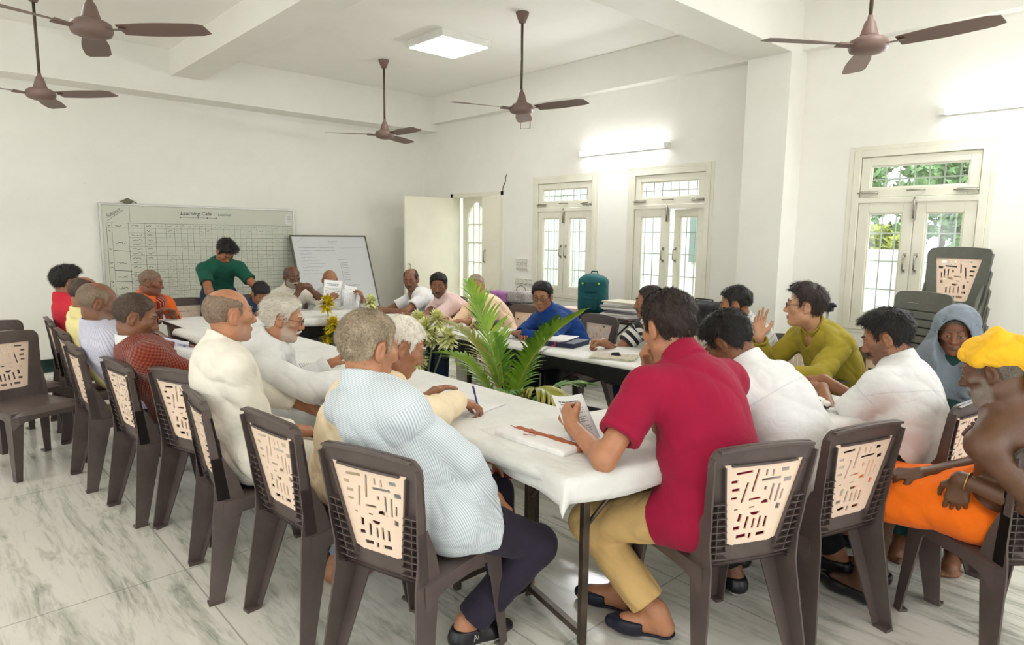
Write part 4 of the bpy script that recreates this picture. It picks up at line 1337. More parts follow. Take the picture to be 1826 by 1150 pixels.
def chair_back(slatted=False):
    m = MB(); zs = np.linspace(ZB0, ZB1, 9)
    if slatted:
        for s in (-1, 1): slab(m, [[(s * cw(z), z), (s * (cw(z) - .05), z)][::s] for z in np.linspace(.42, .80, 9)], .012)
        for k in range(7):
            z0 = .435 + k * .053
            slab(m, [[(x, z) for x in np.linspace(-cw(z) + .05, cw(z) - .05, 9)] for z in (z0, z0 + .043)], .011)
    else:
        for s in (-1, 1):
            slab(m, [[(s * cw(z), z), (s * (cw(z) * .5 + chole(z) * .5), z), (s * chole(z), z)][::s] for z in zs], .010)
        slab(m, [[(x, z) for x in np.linspace(-cw(z), cw(z), 11)] for z in (.42, .45, .48, ZB0)], .012)
    def ztop(u): return ZT + .014 * (1 - u * u) - .030 * max(0, (abs(u) - .86) / .14) ** 2.2
    slab(m, [[(u * cw(ZB1 + .03), ZB1 + (ztop(u) - ZB1) * t) for u in (-1, -.965, -.92, -.86, -.7, -.4, 0, .4, .7, .86, .92, .965, 1)] for t in (0, .35, .7, 1)], .014)
    # returns that make the hollow rear
    for s in (-1, 1):
        zz = list(np.linspace(.42, ZT - .03, 11))
        for a, b in zip(zz[:-1], zz[1:]):
            o0, o1 = s * cw(a), s * cw(b); i0, i1 = s * (cw(a) - .007), s * (cw(b) - .007)
            d0 = .050 - .018 * (a - .42) / .42; d1 = .050 - .018 * (b - .42) / .42
            pa = [(o0, cy(o0, a), a), (i0, cy(o0, a), a), (i0, cy(o0, a) - d0, a), (o0, cy(o0, a) - d0, a)]
            pb = [(o1, cy(o1, b), b), (i1, cy(o1, b), b), (i1, cy(o1, b) - d1, b), (o1, cy(o1, b) - d1, b)]
            if s < 0: pa, pb = pa[::-1], pb[::-1]
            m.hexa(pa, pb)
        if not slatted:
            zz = list(np.linspace(ZB0 - .02, ZB1 + .005, 9))
            for a, b in zip(zz[:-1], zz[1:]):
                x0, x1 = s * (chole(a) + .004), s * (chole(b) + .004); y0, y1 = s * (chole(a) + .010), s * (chole(b) + .010); d = .026
                pa = [(y0, cy(y0, a) - .008, a), (x0, cy(x0, a) - .008, a), (x0, cy(x0, a) - d, a), (y0, cy(y0, a) - d, a)]
                pb = [(y1, cy(y1, b) - .008, b), (x1, cy(x1, b) - .008, b), (x1, cy(x1, b) - d, b), (y1, cy(y1, b) - d, b)]
                if s < 0: pa, pb = pa[::-1], pb[::-1]
                m.hexa(pa, pb)
    # top return
    us = (-.9, -.6, -.3, 0, .3, .6, .9)
    for a, b in zip(us[:-1], us[1:]):
        xa, xb = a * cw(ZB1 + .03), b * cw(ZB1 + .03); za, zb = ztop(a), ztop(b)
        m.hexa([(xa, cy(xa, za) - .03, za - .010), (xb, cy(xb, zb) - .03, zb - .010), (xb, cy(xb, zb) - .002, zb - .010), (xa, cy(xa, za) - .002, za - .010)],
               [(xa, cy(xa, za) - .03, za - .001), (xb, cy(xb, zb) - .03, zb - .001), (xb, cy(xb, zb) - .002, zb - .001), (xa, cy(xa, za) - .002, za - .001)])
        if not slatted:
            zq = ZB1 + .004
            m.hexa([(xa * .70, cy(xa * .7, zq) - .024, zq), (xb * .70, cy(xb * .7, zq) - .024, zq), (xb * .70, cy(xb * .7, zq) - .01, zq), (xa * .70, cy(xa * .7, zq) - .01, zq)],
                   [(xa * .70, cy(xa * .7, zq) - .024, zq + .008), (xb * .70, cy(xb * .7, zq) - .024, zq + .008), (xb * .70, cy(xb * .7, zq) - .01, zq + .008), (xa * .70, cy(xa * .7, zq) - .01, zq + .008)])
    if not slatted:
        for s in (-1, 1):
            for k in range(9):      # stiffening ribs in the hollow
                z = .455 + k * .0265
                x0, x1 = sorted((s * (cw(z) - .006), s * (max(chole(z), .075) + .008)))
                m.hexa([(x0, cy(x0, z) - .034, z), (x1, cy(x1, z) - .034, z), (x1, cy(x1, z) - .008, z), (x0, cy(x0, z) - .008, z)],
                       [(x0, cy(x0, z) - .034, z + .0035), (x1, cy(x1, z) - .034, z + .0035), (x1, cy(x1, z) - .008, z + .0035), (x0, cy(x0, z) - .008, z + .0035)])
            zz = np.linspace(.45, .67, 6)
            for a, b in zip(zz[:-1], zz[1:]):
                fx = lambda z: s * (cw(z) * .55 + max(chole(z), .075) * .45)
                x0, x1 = fx(a), fx(b)
                m.hexa([(x0 - .0017, cy(x0, a) - .03, a), (x0 + .0017, cy(x0, a) - .03, a), (x0 + .0017, cy(x0, a) - .008, a), (x0 - .0017, cy(x0, a) - .008, a)],
                       [(x1 - .0017, cy(x1, b) - .03, b), (x1 + .0017, cy(x1, b) - .03, b), (x1 + .0017, cy(x1, b) - .008, b), (x1 - .0017, cy(x1, b) - .008, b)])
    return m

SLOTS = [  # u, v (0..1 over the insert, v down), half length, half width (m), angle; 'd' and 'u' are half rounds
    (.24, .05, .030, .0035, 4), (.42, .17, .040, .0035, 82), (.57, .08, .011, .003, 90), (.67, .09, .012, .003, 90), (.84, .06, .014, .005, 4), (.66, .17, .036, .0035, 3), (.92, .20, .014, .006, 5),
    (.10, .16, .012, .004, 2), (.12, .27, .014, .004, 2), (.10, .38, .012, .003, 2), (.27, .32, .036, .0033, 80), (.60, .29, .007, .004, 88), (.72, .37, .034, .0033, 86), (.82, .37, .032, .0033, 84), (.90, .40, .018, .003, 82),
    (.45, .42, .022, .003, 3), (.42, .53, .010, .002, 4), (.14, .54, .007, .002, 4), (.66, .50, .020, 'u', 0), (.50, .60, .018, 'd', 0), (.90, .56, .010, .006, 80), (.22, .66, .014, .005, 84), (.36, .74, .022, .004, 84), (.50, .76, .018, .0035, 86), (.62, .75, .022, .0035, 86), (.74, .76, .020, .004, 86),
    (.17, .80, .012, .005, 4), (.28, .92, .018, .005, 5), (.47, .93, .010, .004, 82), (.70, .92, .017, .005, 4)]
def chair_insert():
    zb, zt = ZB0 - .012, ZB1 + .010
    hw = lambda z: chole(z) + .004
    outer = []
    for u in np.linspace(-1, 1, 9): outer.append((u * hw(zb + .02 * u * u), zb + .022 * u * u))
    for z in np.linspace(zb + .04, zt, 7): outer.append((hw(z), z))
    for u in np.linspace(.75, -.75, 7): outer.append((u * hw(zt), zt))
    for z in np.linspace(zt, zb + .04, 7): outer.append((-hw(z), z))
    polys = [outer]
    for u, v, L, w, a in SLOTS:
        w = w * 1.45 if not isinstance(w, str) else w; L *= 1.08; z = zt - .02 - v * (zt - zb - .04); x = (u - .5) * 2 * (hw(z) - .012)
        pts = []
        if w in ('u', 'd'):
            sg = 1 if w == 'u' else -1
            pts = [(x + L * math.cos(t), z + sg * L * .75 * math.sin(t)) for t in np.linspace(0, PI, 8)]
            if sg < 0: pts = pts[::-1]
        else:
            ca, sa = math.cos(math.radians(a)), math.sin(math.radians(a)); L = min(L, hw(z) - .012)
            lim = hw(z) - .014
            for px, pz in ((-L, -w), (L, -w), (L, w), (-L, w)): pts.append((x + px * ca - pz * sa, z + px * sa + pz * ca))
            over = max(0, max(abs(p[0]) for p in pts) - lim)
            if over: pts = [(p[0] - math.copysign(over, x), p[1]) for p in pts]
        polys.append(pts)
    tri = geometry.tessellate_polygon([[Vector((p[0], p[1], 0)) for p in q] for q in polys])
    flat = [p for q in polys for p in q]; n = len(flat); t = .005
    m = MB()
    iy = lambda z: -.2005 - (z - .42) * .166
    vs = [(x, iy(z), z) for x, z in flat] + [(x, iy(z) - t, z) for x, z in flat]
    fs = []
    for a, b, c in tri:
        (xa, za), (xb, zb2), (xc, zc) = flat[a], flat[b], flat[c]
        if (xb - xa) * (zc - za) - (xc - xa) * (zb2 - za) > 0: a, c = c, a
        fs.append((a, b, c)); fs.append((n + c, n + b, n + a))
    k = 0
    for q in polys:
        for i in range(len(q)):
            a, b = k + i, k + (i + 1) % len(q); fs.append((a, b, n + b, n + a))
        k += len(q)
    m.add(vs, fs); return m

def chair_leg(front, s):
    """open channel: a side wall and a face across; rear legs run up into the sides of the back"""
    m = MB(); th = .007
    if front:
        zs = [.425, .40, .36, .30, .20, .10, .0]
        def ring(z):
            t = 1 - z / .425; fl = .05 * max(0, 1 - t * 6) ** 2
            return s * (.208 + .017 * t), .205 + .033 * t, .072 - .036 * t + fl, .085 - .045 * t + fl, 1
    else:
        zs = [.62, .57, .52, .47, .43, .38, .28, .14, .0]
        def ring(z):
            x = s * (cw(z) if z > .42 else .1775 + (.224 - .1775) * (1 - z / .42))
            y = np.interp(z, [0, .43, .52, .62], [-.300, -.252, cy(cw(.52), .52) - .046, cy(cw(.62), .62) - .043])
            return x, y, np.interp(z, [0, .42, .43, .62], [.040, .070, .010, .008]), np.interp(z, [0, .43, .50, .62], [.058, .125, .098, .050]), -1
    for za, zb in zip(zs[:-1], zs[1:]):
        x0, y0, w0, d0, sy = ring(za); x1, y1, w1, d1, _ = ring(zb)
        def plate(a0, b0, c0, e0, a1, b1, c1, e1):
            a0, b0 = sorted((a0, b0)); c0, e0 = sorted((c0, e0)); a1, b1 = sorted((a1, b1)); c1, e1 = sorted((c1, e1))
            m.hexa([(a1, c1, zb), (b1, c1, zb), (b1, e1, zb), (a1, e1, zb)], [(a0, c0, za), (b0, c0, za), (b0, e0, za), (a0, e0, za)])
        plate(x0, x0 - s * th, y0, y0 - sy * d0, x1, x1 - s * th, y1, y1 - sy * d1)       # side wall
        f0, f1 = (y0, y1) if front else (y0 + d0, y1 + d1)                                  # face across: outside in front, inside behind
        plate(x0 - s * th, x0 - s * w0, f0, f0 - th, x1 - s * th, x1 - s * w1, f1, f1 - th)
    x, y, w, d, sy = ring(0)
    m.box((min(x, x - s * w), min(y, y - sy * d), 0), (max(x, x - s * w), max(y, y - sy * d), .012))
    return m

def chair_seat():
    m = MB(); nx, ny = 13, 13; vs = []; fs = []
    def P(i, j):
        u = -1 + 2 * i / (nx - 1); v = j / (ny - 1)
        hw = .186 + .026 * v; y = -.215 + .455 * v
        x = u * hw; y -= .03 * v * u ** 4
        z = .437 - .014 * (1 - u * u) * math.sin(PI * min(1, v * 1.1)) - .030 * max(0, (v - .86) / .14) ** 2 - .012 * max(0, (abs(u) - .9) / .1) ** 2
        return x, y, z
    for j in range(ny):
        for i in range(nx): vs.append(P(i, j))
    for j in range(ny - 1):
        for i in range(nx - 1): a = j * nx + i; fs.append((a, a + 1, a + nx + 1, a + nx))
    N = len(vs)
    vs += [(x, y, z - .012) for x, y, z in vs]
    for j in range(ny - 1):
        for i in range(nx - 1): a = N + j * nx + i; fs.append((a, a + nx, a + nx + 1, a + 1))
    m.add(vs, fs, 0, True)
    def skirt(pts, zb):
        for k in range(len(pts) - 1):
            (xa, ya, za), (xb, yb, zb_) = pts[k], pts[k + 1]
            n = nrm(A3(yb - ya, -(xb - xa), 0)) * .007
            m.hexa([(xa, ya, zb[k]), (xb, yb, zb[k + 1]), (xb - n[0], yb - n[1], zb[k + 1]), (xa - n[0], ya - n[1], zb[k])], [(xa, ya, za), (xb, yb, zb_), (xb - n[0], yb - n[1], zb_), (xa - n[0], ya - n[1], za)])
    arch = lambda t: .375 - .065 * (abs(2 * t - 1) ** 5)
    for i, sg in ((0, -1), (nx - 1, 1)):
        p = [P(i, j) for j in range(ny)]; p = p if sg > 0 else p[::-1]
        skirt(p, [arch(k / (ny - 1)) for k in range(ny)])
    p = [P(i, ny - 1) for i in range(nx)][::-1]
    skirt(p, [arch(k / (nx - 1)) for k in range(nx)])
    return m

CHAIR_MESH = {}
def make_chair(label, mat, slatted=False, insert=True):
    o = empty('plastic_chair', (0, 0, 0), label, 'chair')
    key = (mat.name, slatted)
    if key not in CHAIR_MESH:
        d = {}
        d['seat'] = chair_seat().build('seat', mat, o)
        d['backrest'] = chair_back(slatted).build('backrest', mat, o)
        for f in (True, False):
            for s in (-1, 1): d['leg', f, s] = chair_leg(f, s).build('leg', mat, o)
        if not slatted: d['back_insert'] = tag(chair_insert().build('back_insert', M_PANELB, o), 'beige insert pierced with slots')
        CHAIR_MESH[key] = d
    return o
CH_ROOT = {}
CHAIRS = []
def chair(x, y, heading, label, group, z=0.0, grey=False, slatted=False, scale=1.0):
    CHAIRS.append((x, y, heading, z, label))
    mat = M_CHAIRG if grey else M_CHAIR
    key = (mat.name, slatted); rz = math.radians(heading - 90)
    if key not in CH_ROOT:
        r = make_chair(label, mat, slatted); CH_ROOT[key] = r
        r.location = (x, y, z); r.rotation_euler = (0, 0, rz); r['group'] = group
        return r
    return copy_tree(CH_ROOT[key], (x, y, z), rz, label, group)
G1, G2, G3, G4 = 'chairs along the table nearest the camera', 'chairs along the window side table', 'chairs at the end tables', 'stacked chairs by the window'
chair(-1.86, 1.28, 107, 'brown plastic chair of the man in the striped shirt, beige slotted back', G1)
chair(-2.40, 1.215, 95.5, 'brown chair between the striped shirt man and the man in off-white', G1)
chair(-2.90, 1.12, 84, 'brown chair seen edge-on behind the bald man in off-white', G1)
chair(-3.56, 1.18, 110, 'brown chair of the white haired man in glasses, beige back in view', G1)
chair(-3.97, 1.03, 96, 'brown chair holding the man in the rust knitted vest', G1)
chair(-4.66, .95, 92, 'brown chair holding the man in the lavender shirt', G1)
chair(-5.40, 1.0, 90, 'brown chair of the man in pale yellow, second from the row end', G1)
chair(-6.15, 1.03, 88, 'brown chair of the man in the red shirt, last of the row', G1)
chair(-5.20, .50, 20, 'empty brown chair behind the row, seat corner sticking into the photo', G1)
chair(-5.90, .49, 20, 'empty brown chair farther back, mostly cut by the left frame edge', G1)
chair(-1.215, 2.165, 155.5, 'brown chair of the man in the crimson polo, beige back to the camera', G3)
chair(-1.09, 2.64, 163, 'brown chair of the bent man in white, beside the crimson polo chair', G3)
chair(-.93, 3.37, 172, 'brown chair of the white shirted man with folded forearms', G3)
chair(-.47, 2.98, 140, 'brown chair under the man in the orange lower cloth', G3)
chair(-6.93, 2.05, 0, 'empty brown chair in front of the large whiteboard', G3)
chair(-6.95, 1.50, -8, 'brown chair of the man in orange with the striped scarf', G3)
chair(-6.93, 2.73, 0, 'brown chair half hidden behind the bald man, dark haired sitter', G3)
chair(-6.93, 3.14, -6, 'brown chair of the moustached man with clasped hands', G3)
chair(-6.95, 3.58, -6, 'brown chair of the man holding up the papers', G3)
chair(-5.72, 4.16, -86, 'brown chair of the man in the white v-neck', G2)
chair(-5.12, 4.12, -88, 'brown chair of the man in the pink shirt', G2)
chair(-4.55, 4.15, -84, 'brown chair of the old man in peach', G2)
chair(-3.62, 4.10, -92, 'brown chair showing its arched back behind the man in blue', G2)
chair(-2.72, 4.16, -96, 'brown chair behind the man in the black and white striped tee', G2)
chair(-2.02, 4.26, -96, 'brown chair of the man with the crew cut', G2)
chair(-1.38, 4.16, -100, 'brown chair with beige back behind the man in the olive kurta', G2)
# stacks
for k in range(6): chair(-1.32, 5.26 - .012 * k, -102, ['lowest', 'second', 'third', 'fourth', 'fifth', 'topmost'][k] + ' grey chair of the tall stack with a beige insert by the window', G4, z=.125 * k, grey=True)
for k in range(4): chair(-1.43, 4.74 - .012 * k, -114, ['lowest', 'second', 'third', 'topmost'][k] + ' slatted grey chair of the shorter stack by the window', G4, z=.11 * k, grey=True, slatted=True)
chair(-.86, 3.98, -80, 'grey chair under the woman in the grey-blue shawl', G2, grey=True)

# ------------------------------------------------------------------ tables and cloths
M_TTOP = mat_plain('table_board', srgb(74, 70, 64), .5, .4)
M_TLEG = mat_plain('table_steel', srgb(92, 80, 68), .35, .5, .6, var=.3, scale=12)
M_TLEGD = mat_plain('table_black_steel', srgb(30, 29, 28), .4, .5, .3)
def cloth_white():
    t = NT('white_tablecloth'); v = t.coord()
    f = t.noise(v, 4, 5, .6)
    t.color(t.ramp(f, [(.3, srgb(214, 213, 208)), (.7, srgb(230, 229, 225))]))
    t.set(Roughness=.8, Specular_IOR_Level=.25, Sheen_Weight=.1)
    w = t.noise(v, 7, 5, .55, 1.6); w2 = t.noise(v, 30, 3, .5, .5)
    t.bump(t.math('ADD', w, t.math('MULTIPLY', w2, .2)), .45, .02)
    return t.m
M_CLOTH = cloth_white()
M_SKIRT = mat_cloth('black_undercloth', srgb(30, 31, 30), rough=.9)

def make_table(x, y, rz, L, W, label, group, mat=None, h=.73, inset=.06):
    o = empty('folding_table', (x, y, 0), label, 'table', math.radians(rz), group)
    m = MB(); m.box((-L / 2, -W / 2, h - .03), (L / 2, W / 2, h)); m.build('tabletop', M_TTOP, o, bevel=.004)
    mt = mat or M_TLEG
    for s in (-1, 1):
        xx = s * (L / 2 - .17)
        for t in (-1, 1):
            m = MB(); m.box((xx - .014, t * (W / 2 - inset) - .014, .0), (xx + .014, t * (W / 2 - inset) + .014, h - .03)); m.build('leg', mt, o, bevel=.002)
        m = MB(); m.box((xx - .012, -W / 2 + inset, .03), (xx + .012, W / 2 - inset, .056)); m.build('foot_bar', mt, o)
        for t in (-1, 1):
            m = MB(); m.tube([(xx, t * (W / 2 - inset - .015), h - .28), (xx - s * .28, t * (W / 2 - inset - .015), h - .035)], .009, 6); m.build('brace', mt, o)
    return o
make_table(-2.92, 1.90, 0, 1.9, .60, 'white covered folding table in front of the bald man and the cream kurta', 'folding tables')
make_table(-4.86, 1.90, 0, 1.9, .60, 'white covered folding table in front of the rust vest man', 'folding tables')
make_table(-1.54, 2.56, 90 - 12.7, 1.86, .60, 'white covered end table with steel legs in view by the crimson polo man', 'folding tables', inset=.10)
make_table(-4.82, 3.47, 2.8, 1.86, .60, 'white covered far table before the white tee and pink shirt men', 'folding tables', M_TLEGD)
make_table(-2.92, 3.56, 2.8, 1.86, .60, 'white covered far table before the blue shirt and striped tee men', 'folding tables', M_TLEGD)
make_table(-6.23, 2.65, 90, 1.95, .74, 'white covered table in front of the whiteboards', 'folding tables', M_TLEGD)

def tablecloth(x, y, rz, L, W, ov, label, h=.735, seed=1, step=.025, group='white tablecloths'):
    """ov: how far it hangs at -x, +x, -y, +y"""
    rg = np.random.default_rng(seed)
    o0, o1, o2, o3 = ov
    us = np.concatenate([np.arange(-L / 2 - o0, L / 2 + o1, step), [L / 2 + o1]]); vs_ = np.concatenate([np.arange(-W / 2 - o2, W / 2 + o3, step), [W / 2 + o3]])
    U, Vv = np.meshgrid(us, vs_, indexing='ij')
    du = np.where(U > L / 2, U - L / 2, np.where(U < -L / 2, U + L / 2, 0)); dv = np.where(Vv > W / 2, Vv - W / 2, np.where(Vv < -W / 2, Vv + W / 2, 0))
    au, av = np.abs(du), np.abs(dv)
    corner = np.minimum(au, av)
    drop = np.maximum(au, av) + corner * .45
    r = .018
    ang = np.clip(drop / r, 0, PI / 2)
    fall = np.where(drop < r * PI / 2, r * (1 - np.cos(ang)), r + drop - r * PI / 2)
    outw = np.where(drop < r * PI / 2, r * np.sin(ang), r)
    ph = rg.random(4) * 6
    wave = .010 * np.sin(U * 17 + ph[0] + 1.3 * np.sin(U * 5)) * (av > 0) + .010 * np.sin(Vv * 19 + ph[1]) * (au > 0)
    outw = outw + np.clip(fall / .12, 0, 1) * (wave + .008)
    hemz = .014 * (np.sin(U * 4.3 + ph[2]) + np.sin(U * 9.1 + ph[0])) * (av > 0) + .012 * np.sin(Vv * 7 + ph[3]) * (au > 0)
    fall = fall * (1 + hemz * 6)
    sx = np.sign(du); sy = np.sign(dv); nn = np.maximum(np.hypot(au, av), 1e-6)
    X = np.clip(U, -L / 2, L / 2) + np.where(au > 0, sx * (au / nn * outw + corner * .25), 0)
    Y = np.clip(Vv, -W / 2, W / 2) + np.where(av > 0, sy * (av / nn * outw + corner * .25), 0)
    flat = (au == 0) & (av == 0)
    P = np.stack([X, Y, U * 0], -1).reshape(-1, 3)
    wr = .0035 * folds(P, 6.0, seed * 1.1).reshape(U.shape)
    Z = h + .004 + np.where(flat, wr, wr * .5) - fall
    pts = np.stack([X, Y, Z], -1)
    a, b = U.shape
    idx = np.arange(a * b).reshape(a, b)
    Q = np.stack([idx[:-1, :-1], idx[1:, :-1], idx[1:, 1:], idx[:-1, 1:]], -1).reshape(-1, 4)
    o = np_mesh('tablecloth', pts.reshape(-1, 3), Q, M_CLOTH)
    o.location = (x, y, 0); o.rotation_euler = (0, 0, math.radians(rz))
    s = o.modifiers.new('thickness', 'SOLIDIFY'); s.thickness = .0025; s.offset = 1
    return tag(o, label, 'tablecloth', group)
tablecloth(-3.68, 1.90, 0, 4.44, .62, (.02, .0, .055, .05), 'long white tablecloth over the table nearest the camera', seed=1)
tablecloth(-1.515, 2.555, 90 - 12.7, 1.90, .64, (.10, .06, .09, .012), 'white tablecloth over the end table where the crimson polo man sits', h=.738, seed=2, step=.02)
tablecloth(-3.86, 3.52, 2.8, 3.80, .62, (.05, .0, .035, .05), 'long white tablecloth over the table on the window side', seed=3)
tablecloth(-6.23, 2.65, 90, 2.0, .78, (.0, .0, .08, .04), 'white tablecloth over the table before the whiteboards', h=.738, seed=4)
# dark undercloth hanging on the inner face of the window side tables
def skirt_cloth(x0, y0, x1, y1, z0, z1, label, seed):
    n = 70; rg = np.random.default_rng(seed); V = []; d = nrm(A3(x1 - x0, y1 - y0, 0)); nr = A3(-d[1], d[0], 0); ph = rg.random(3) * 6
    L = math.hypot(x1 - x0, y1 - y0)
    for j in range(6):
        t = j / 5
        for i in range(n + 1):
            s = i / n * L; w = (.012 * math.sin(s * 21 + ph[0]) + .008 * math.sin(s * 47 + ph[1])) * t
            z = z1 + (z0 + .035 * math.sin(s * 3.1 + ph[2]) + .02 * math.sin(s * 7.3 + ph[0]) - z1) * t
            V.append(A3(x0, y0, 0) + d * s + nr * w + A3(0, 0, z))
    idx = np.arange(6 * (n + 1)).reshape(6, n + 1)
    Q = np.stack([idx[:-1, :-1], idx[:-1, 1:], idx[1:, 1:], idx[1:, :-1]], -1).reshape(-1, 4)
    o = np_mesh('undercloth', np.array(V), Q, M_SKIRT); o.modifiers.new('thickness', 'SOLIDIFY').thickness = .003
    tag(o, label, 'cloth')
skirt_cloth(-5.74, 3.095, -1.96, 3.28, .60, .722, 'black undercloth hanging below the white cloth on the window side', 3)
skirt_cloth(-5.83, 1.75, -5.83, 3.05, .55, .722, 'dark undercloth on the inner face of the whiteboard side table', 5)

# side table along the window wall
M_BLACKTOP = mat_plain('black_laminate', srgb(38, 38, 36), .35, .5)
for i, (x, L) in enumerate(((-5.35, 1.5), (-3.72, 1.6))):
    o = make_table(x, 5.28, 0, L, .58, ['black topped side table under the window nearest the door', 'black topped side table under the middle window'][i], 'side tables', M_TLEGD, h=.74)
    for c in children_of(o):
        if c.name.startswith('tabletop'): c.data.materials[0] = M_BLACKTOP

# black plastic stool inside the ring, by the window side table
M_STOOL = mat_plain('black_plastic', srgb(28, 28, 30), .35, .5)
o = empty('plastic_stool', (-2.62, 3.0, 0), 'black plastic stool with arched sides inside the ring of tables', 'stool', math.radians(8))
m = MB(); m.box((-.155, -.155, .445), (.155, .155, .465)); m.build('seat', M_STOOL, o, bevel=.008)
for sx in (-1, 1):
    for sy in (-1, 1):
        m = MB(); a, b = .15, .185
        m.hexa([(sx * b - .022, sy * b - .022, 0), (sx * b + .022, sy * b - .022, 0), (sx * b + .022, sy * b + .022, 0), (sx * b - .022, sy * b + .022, 0)], [(sx * a - .02, sy * a - .02, .45), (sx * a + .02, sy * a - .02, .45), (sx * a + .02, sy * a + .02, .45), (sx * a - .02, sy * a + .02, .45)]); m.build('leg', M_STOOL, o)
for k in range(4):
    R_ = Matrix.Rotation(k * PI / 2, 4, 'Z'); m = MB()
    for i in range(8):
        u0, u1 = -1 + i / 4, -1 + (i + 1) / 4; z = lambda u: .40 - .09 * abs(u) ** 4
        m.hexa([R_ @ Vector(p) for p in ((u0 * .15, .146, z(u0)), (u1 * .15, .146, z(u1)), (u1 * .15, .152, z(u1)), (u0 * .15, .152, z(u0)))], [R_ @ Vector(p) for p in ((u0 * .15, .146, .45), (u1 * .15, .146, .45), (u1 * .15, .152, .45), (u0 * .15, .152, .45))])
    m.build('apron', M_STOOL, o)
def vest_shirt(S):
    o = dict(S.o); keep = S.o['shirt']
    S.o['shirt'] = dict(mat=C_WHITE, collar='fold', loose=.014, wide=.008, fold=.006, sleeve='long')
    f, b = S.field_shirt(); S.add('shirt', f, b, .0075, C_WHITE, True); S.o['shirt'] = keep

# ------------------------------------------------------------------ cloth of the people
def mat_stripes(name, base, line, axis=0, period=.007, duty=.35, yoke=False, sleeve_axis=0, ds=None):
    t = NT(name); a = t.sep(t.attr('pat'))
    def band(x, per, du):
        f = t.math('FRACT', t.math('MULTIPLY', x, 1.0 / per)); return t.math('LESS_THAN', f, du)
    torso = band(a[axis], period, duty)
    if yoke:
        yk = t.math('GREATER_THAN', a[1], -.10)
        torso = t.math('ADD', t.math('MULTIPLY', torso, t.math('SUBTRACT', 1, yk)), t.math('MULTIPLY', band(a[1], period, duty), yk))
    arm = band(a[sleeve_axis], period, duty)
    m = t.math('ADD', t.math('MULTIPLY', torso, t.math('SUBTRACT', 1, a[2])), t.math('MULTIPLY', arm, a[2]))
    v = t.coord(); sh = t.ramp(t.noise(v, 10, 4), [(.3, (.92, .92, .92, 1)), (.7, (1, 1, 1, 1))])
    t.color(t.mix(1.0, t.mix(m, base, line), sh, 'MULTIPLY'))
    t.set(Roughness=.85, Specular_IOR_Level=.2, Sheen_Weight=.15)
    t.bump(t.noise(v, 24, 4, .5, 1.2), .3, .012)
    return t.m
def mat_knit(name, c, c2):
    t = NT(name); a = t.sep(t.attr('pat')); v = t.coord()
    f = t.math('SINE', t.math('MULTIPLY', a[0], 420)); g = t.math('SINE', t.math('MULTIPLY', a[1], 300))
    h = t.math('MULTIPLY', f, g)
    t.color(t.ramp(t.math('ADD', t.math('MULTIPLY', h, .5), .5), [(.2, c2), (.8, c)]))
    t.set(Roughness=.95, Specular_IOR_Level=.1, Sheen_Weight=.3); t.bump(h, .6, .006)
    return t.m
C_WHITE = mat_cloth('cotton_white', srgb(228, 227, 226), bump=.3, seam=True)
C_OFFW = mat_cloth('cotton_off_white', srgb(232, 226, 212), bump=.3)
C_CREAM = mat_cloth('cotton_cream', srgb(238, 218, 184), bump=.3)
C_KURTAW = mat_cloth('kurta_white', srgb(224, 224, 222), bump=.35)
C_STRIPE = mat_stripes('striped_cotton', srgb(218, 223, 225), srgb(168, 181, 190), 0, .0062, .42, True, 0)
C_LAV = mat_stripes('lavender_stripe', srgb(214, 212, 226), srgb(172, 172, 198), 0, .012, .25, False, 0)
C_BW = mat_stripes('black_white_stripe', srgb(224, 222, 216), srgb(42, 40, 40), 1, .056, .5, False, 1)
C_CRIM = mat_cloth('crimson_pique', srgb(150, 18, 54), bump=.2, weave=1600)
C_KHAKI = mat_cloth('khaki_twill', srgb(206, 170, 112), bump=.25)
C_NAVY = mat_cloth('dark_plum_trousers', srgb(46, 40, 54), bump=.25)
C_BLACK = mat_cloth('black_trousers', srgb(28, 27, 30), bump=.2)
C_GREY = mat_cloth('grey_blue_trousers', srgb(124, 134, 150), bump=.25)
C_DENIM = mat_cloth('dark_denim', srgb(44, 60, 84), bump=.3)
C_GREEN = mat_cloth('green_jersey', srgb(28, 84, 66), bump=.2)
C_ORANGE = mat_cloth('orange_cotton', srgb(242, 112, 20), bump=.35)
C_ORSH = mat_cloth('orange_shirt', srgb(226, 104, 44), bump=.3)
C_SCARF = mat_stripes('striped_scarf', srgb(140, 52, 48), srgb(206, 160, 140), 0, .018, .22)
C_YELLOW = mat_cloth('pale_yellow', srgb(238, 224, 160), bump=.3)
C_RED = mat_cloth('red_shirt', srgb(196, 42, 56), bump=.25)
C_PINK = mat_cloth('pink_shirt', srgb(226, 196, 192), bump=.25)
C_PEACH = mat_cloth('peach_shirt', srgb(240, 208, 176), bump=.25)
C_BLUE = mat_cloth('blue_shirt', srgb(24, 62, 128), bump=.25)
C_OLIVE = mat_cloth('olive_kurta', srgb(158, 142, 48), bump=.35)
C_PRINT = mat_stripes('printed_shirt', srgb(208, 208, 204), srgb(168, 168, 168), 1, .03, .3, False, 1)
C_TURBAN = mat_cloth('yellow_turban', srgb(244, 188, 44), bump=.35)
C_SHAWL = mat_cloth('grey_blue_shawl', srgb(128, 138, 148), bump=.5)
C_DKGREEN = mat_cloth('dark_green_print', srgb(40, 70, 66), bump=.4)
C_KNIT = mat_knit('rust_knit', srgb(150, 66, 42), srgb(104, 38, 26))
S_BLACK = mat_plain('shoe_black', srgb(24, 24, 28), .35, .5)
S_NAVY = mat_plain('shoe_navy', srgb(26, 28, 44), .5, .4)
S_SOLE = mat_plain('shoe_sole', srgb(188, 184, 176), .7)
GLASSES = mat_plain('spectacle_frame', srgb(46, 34, 30), .3, .5)
M_BEAD = mat_plain('wooden_bead', srgb(70, 42, 30), .4)
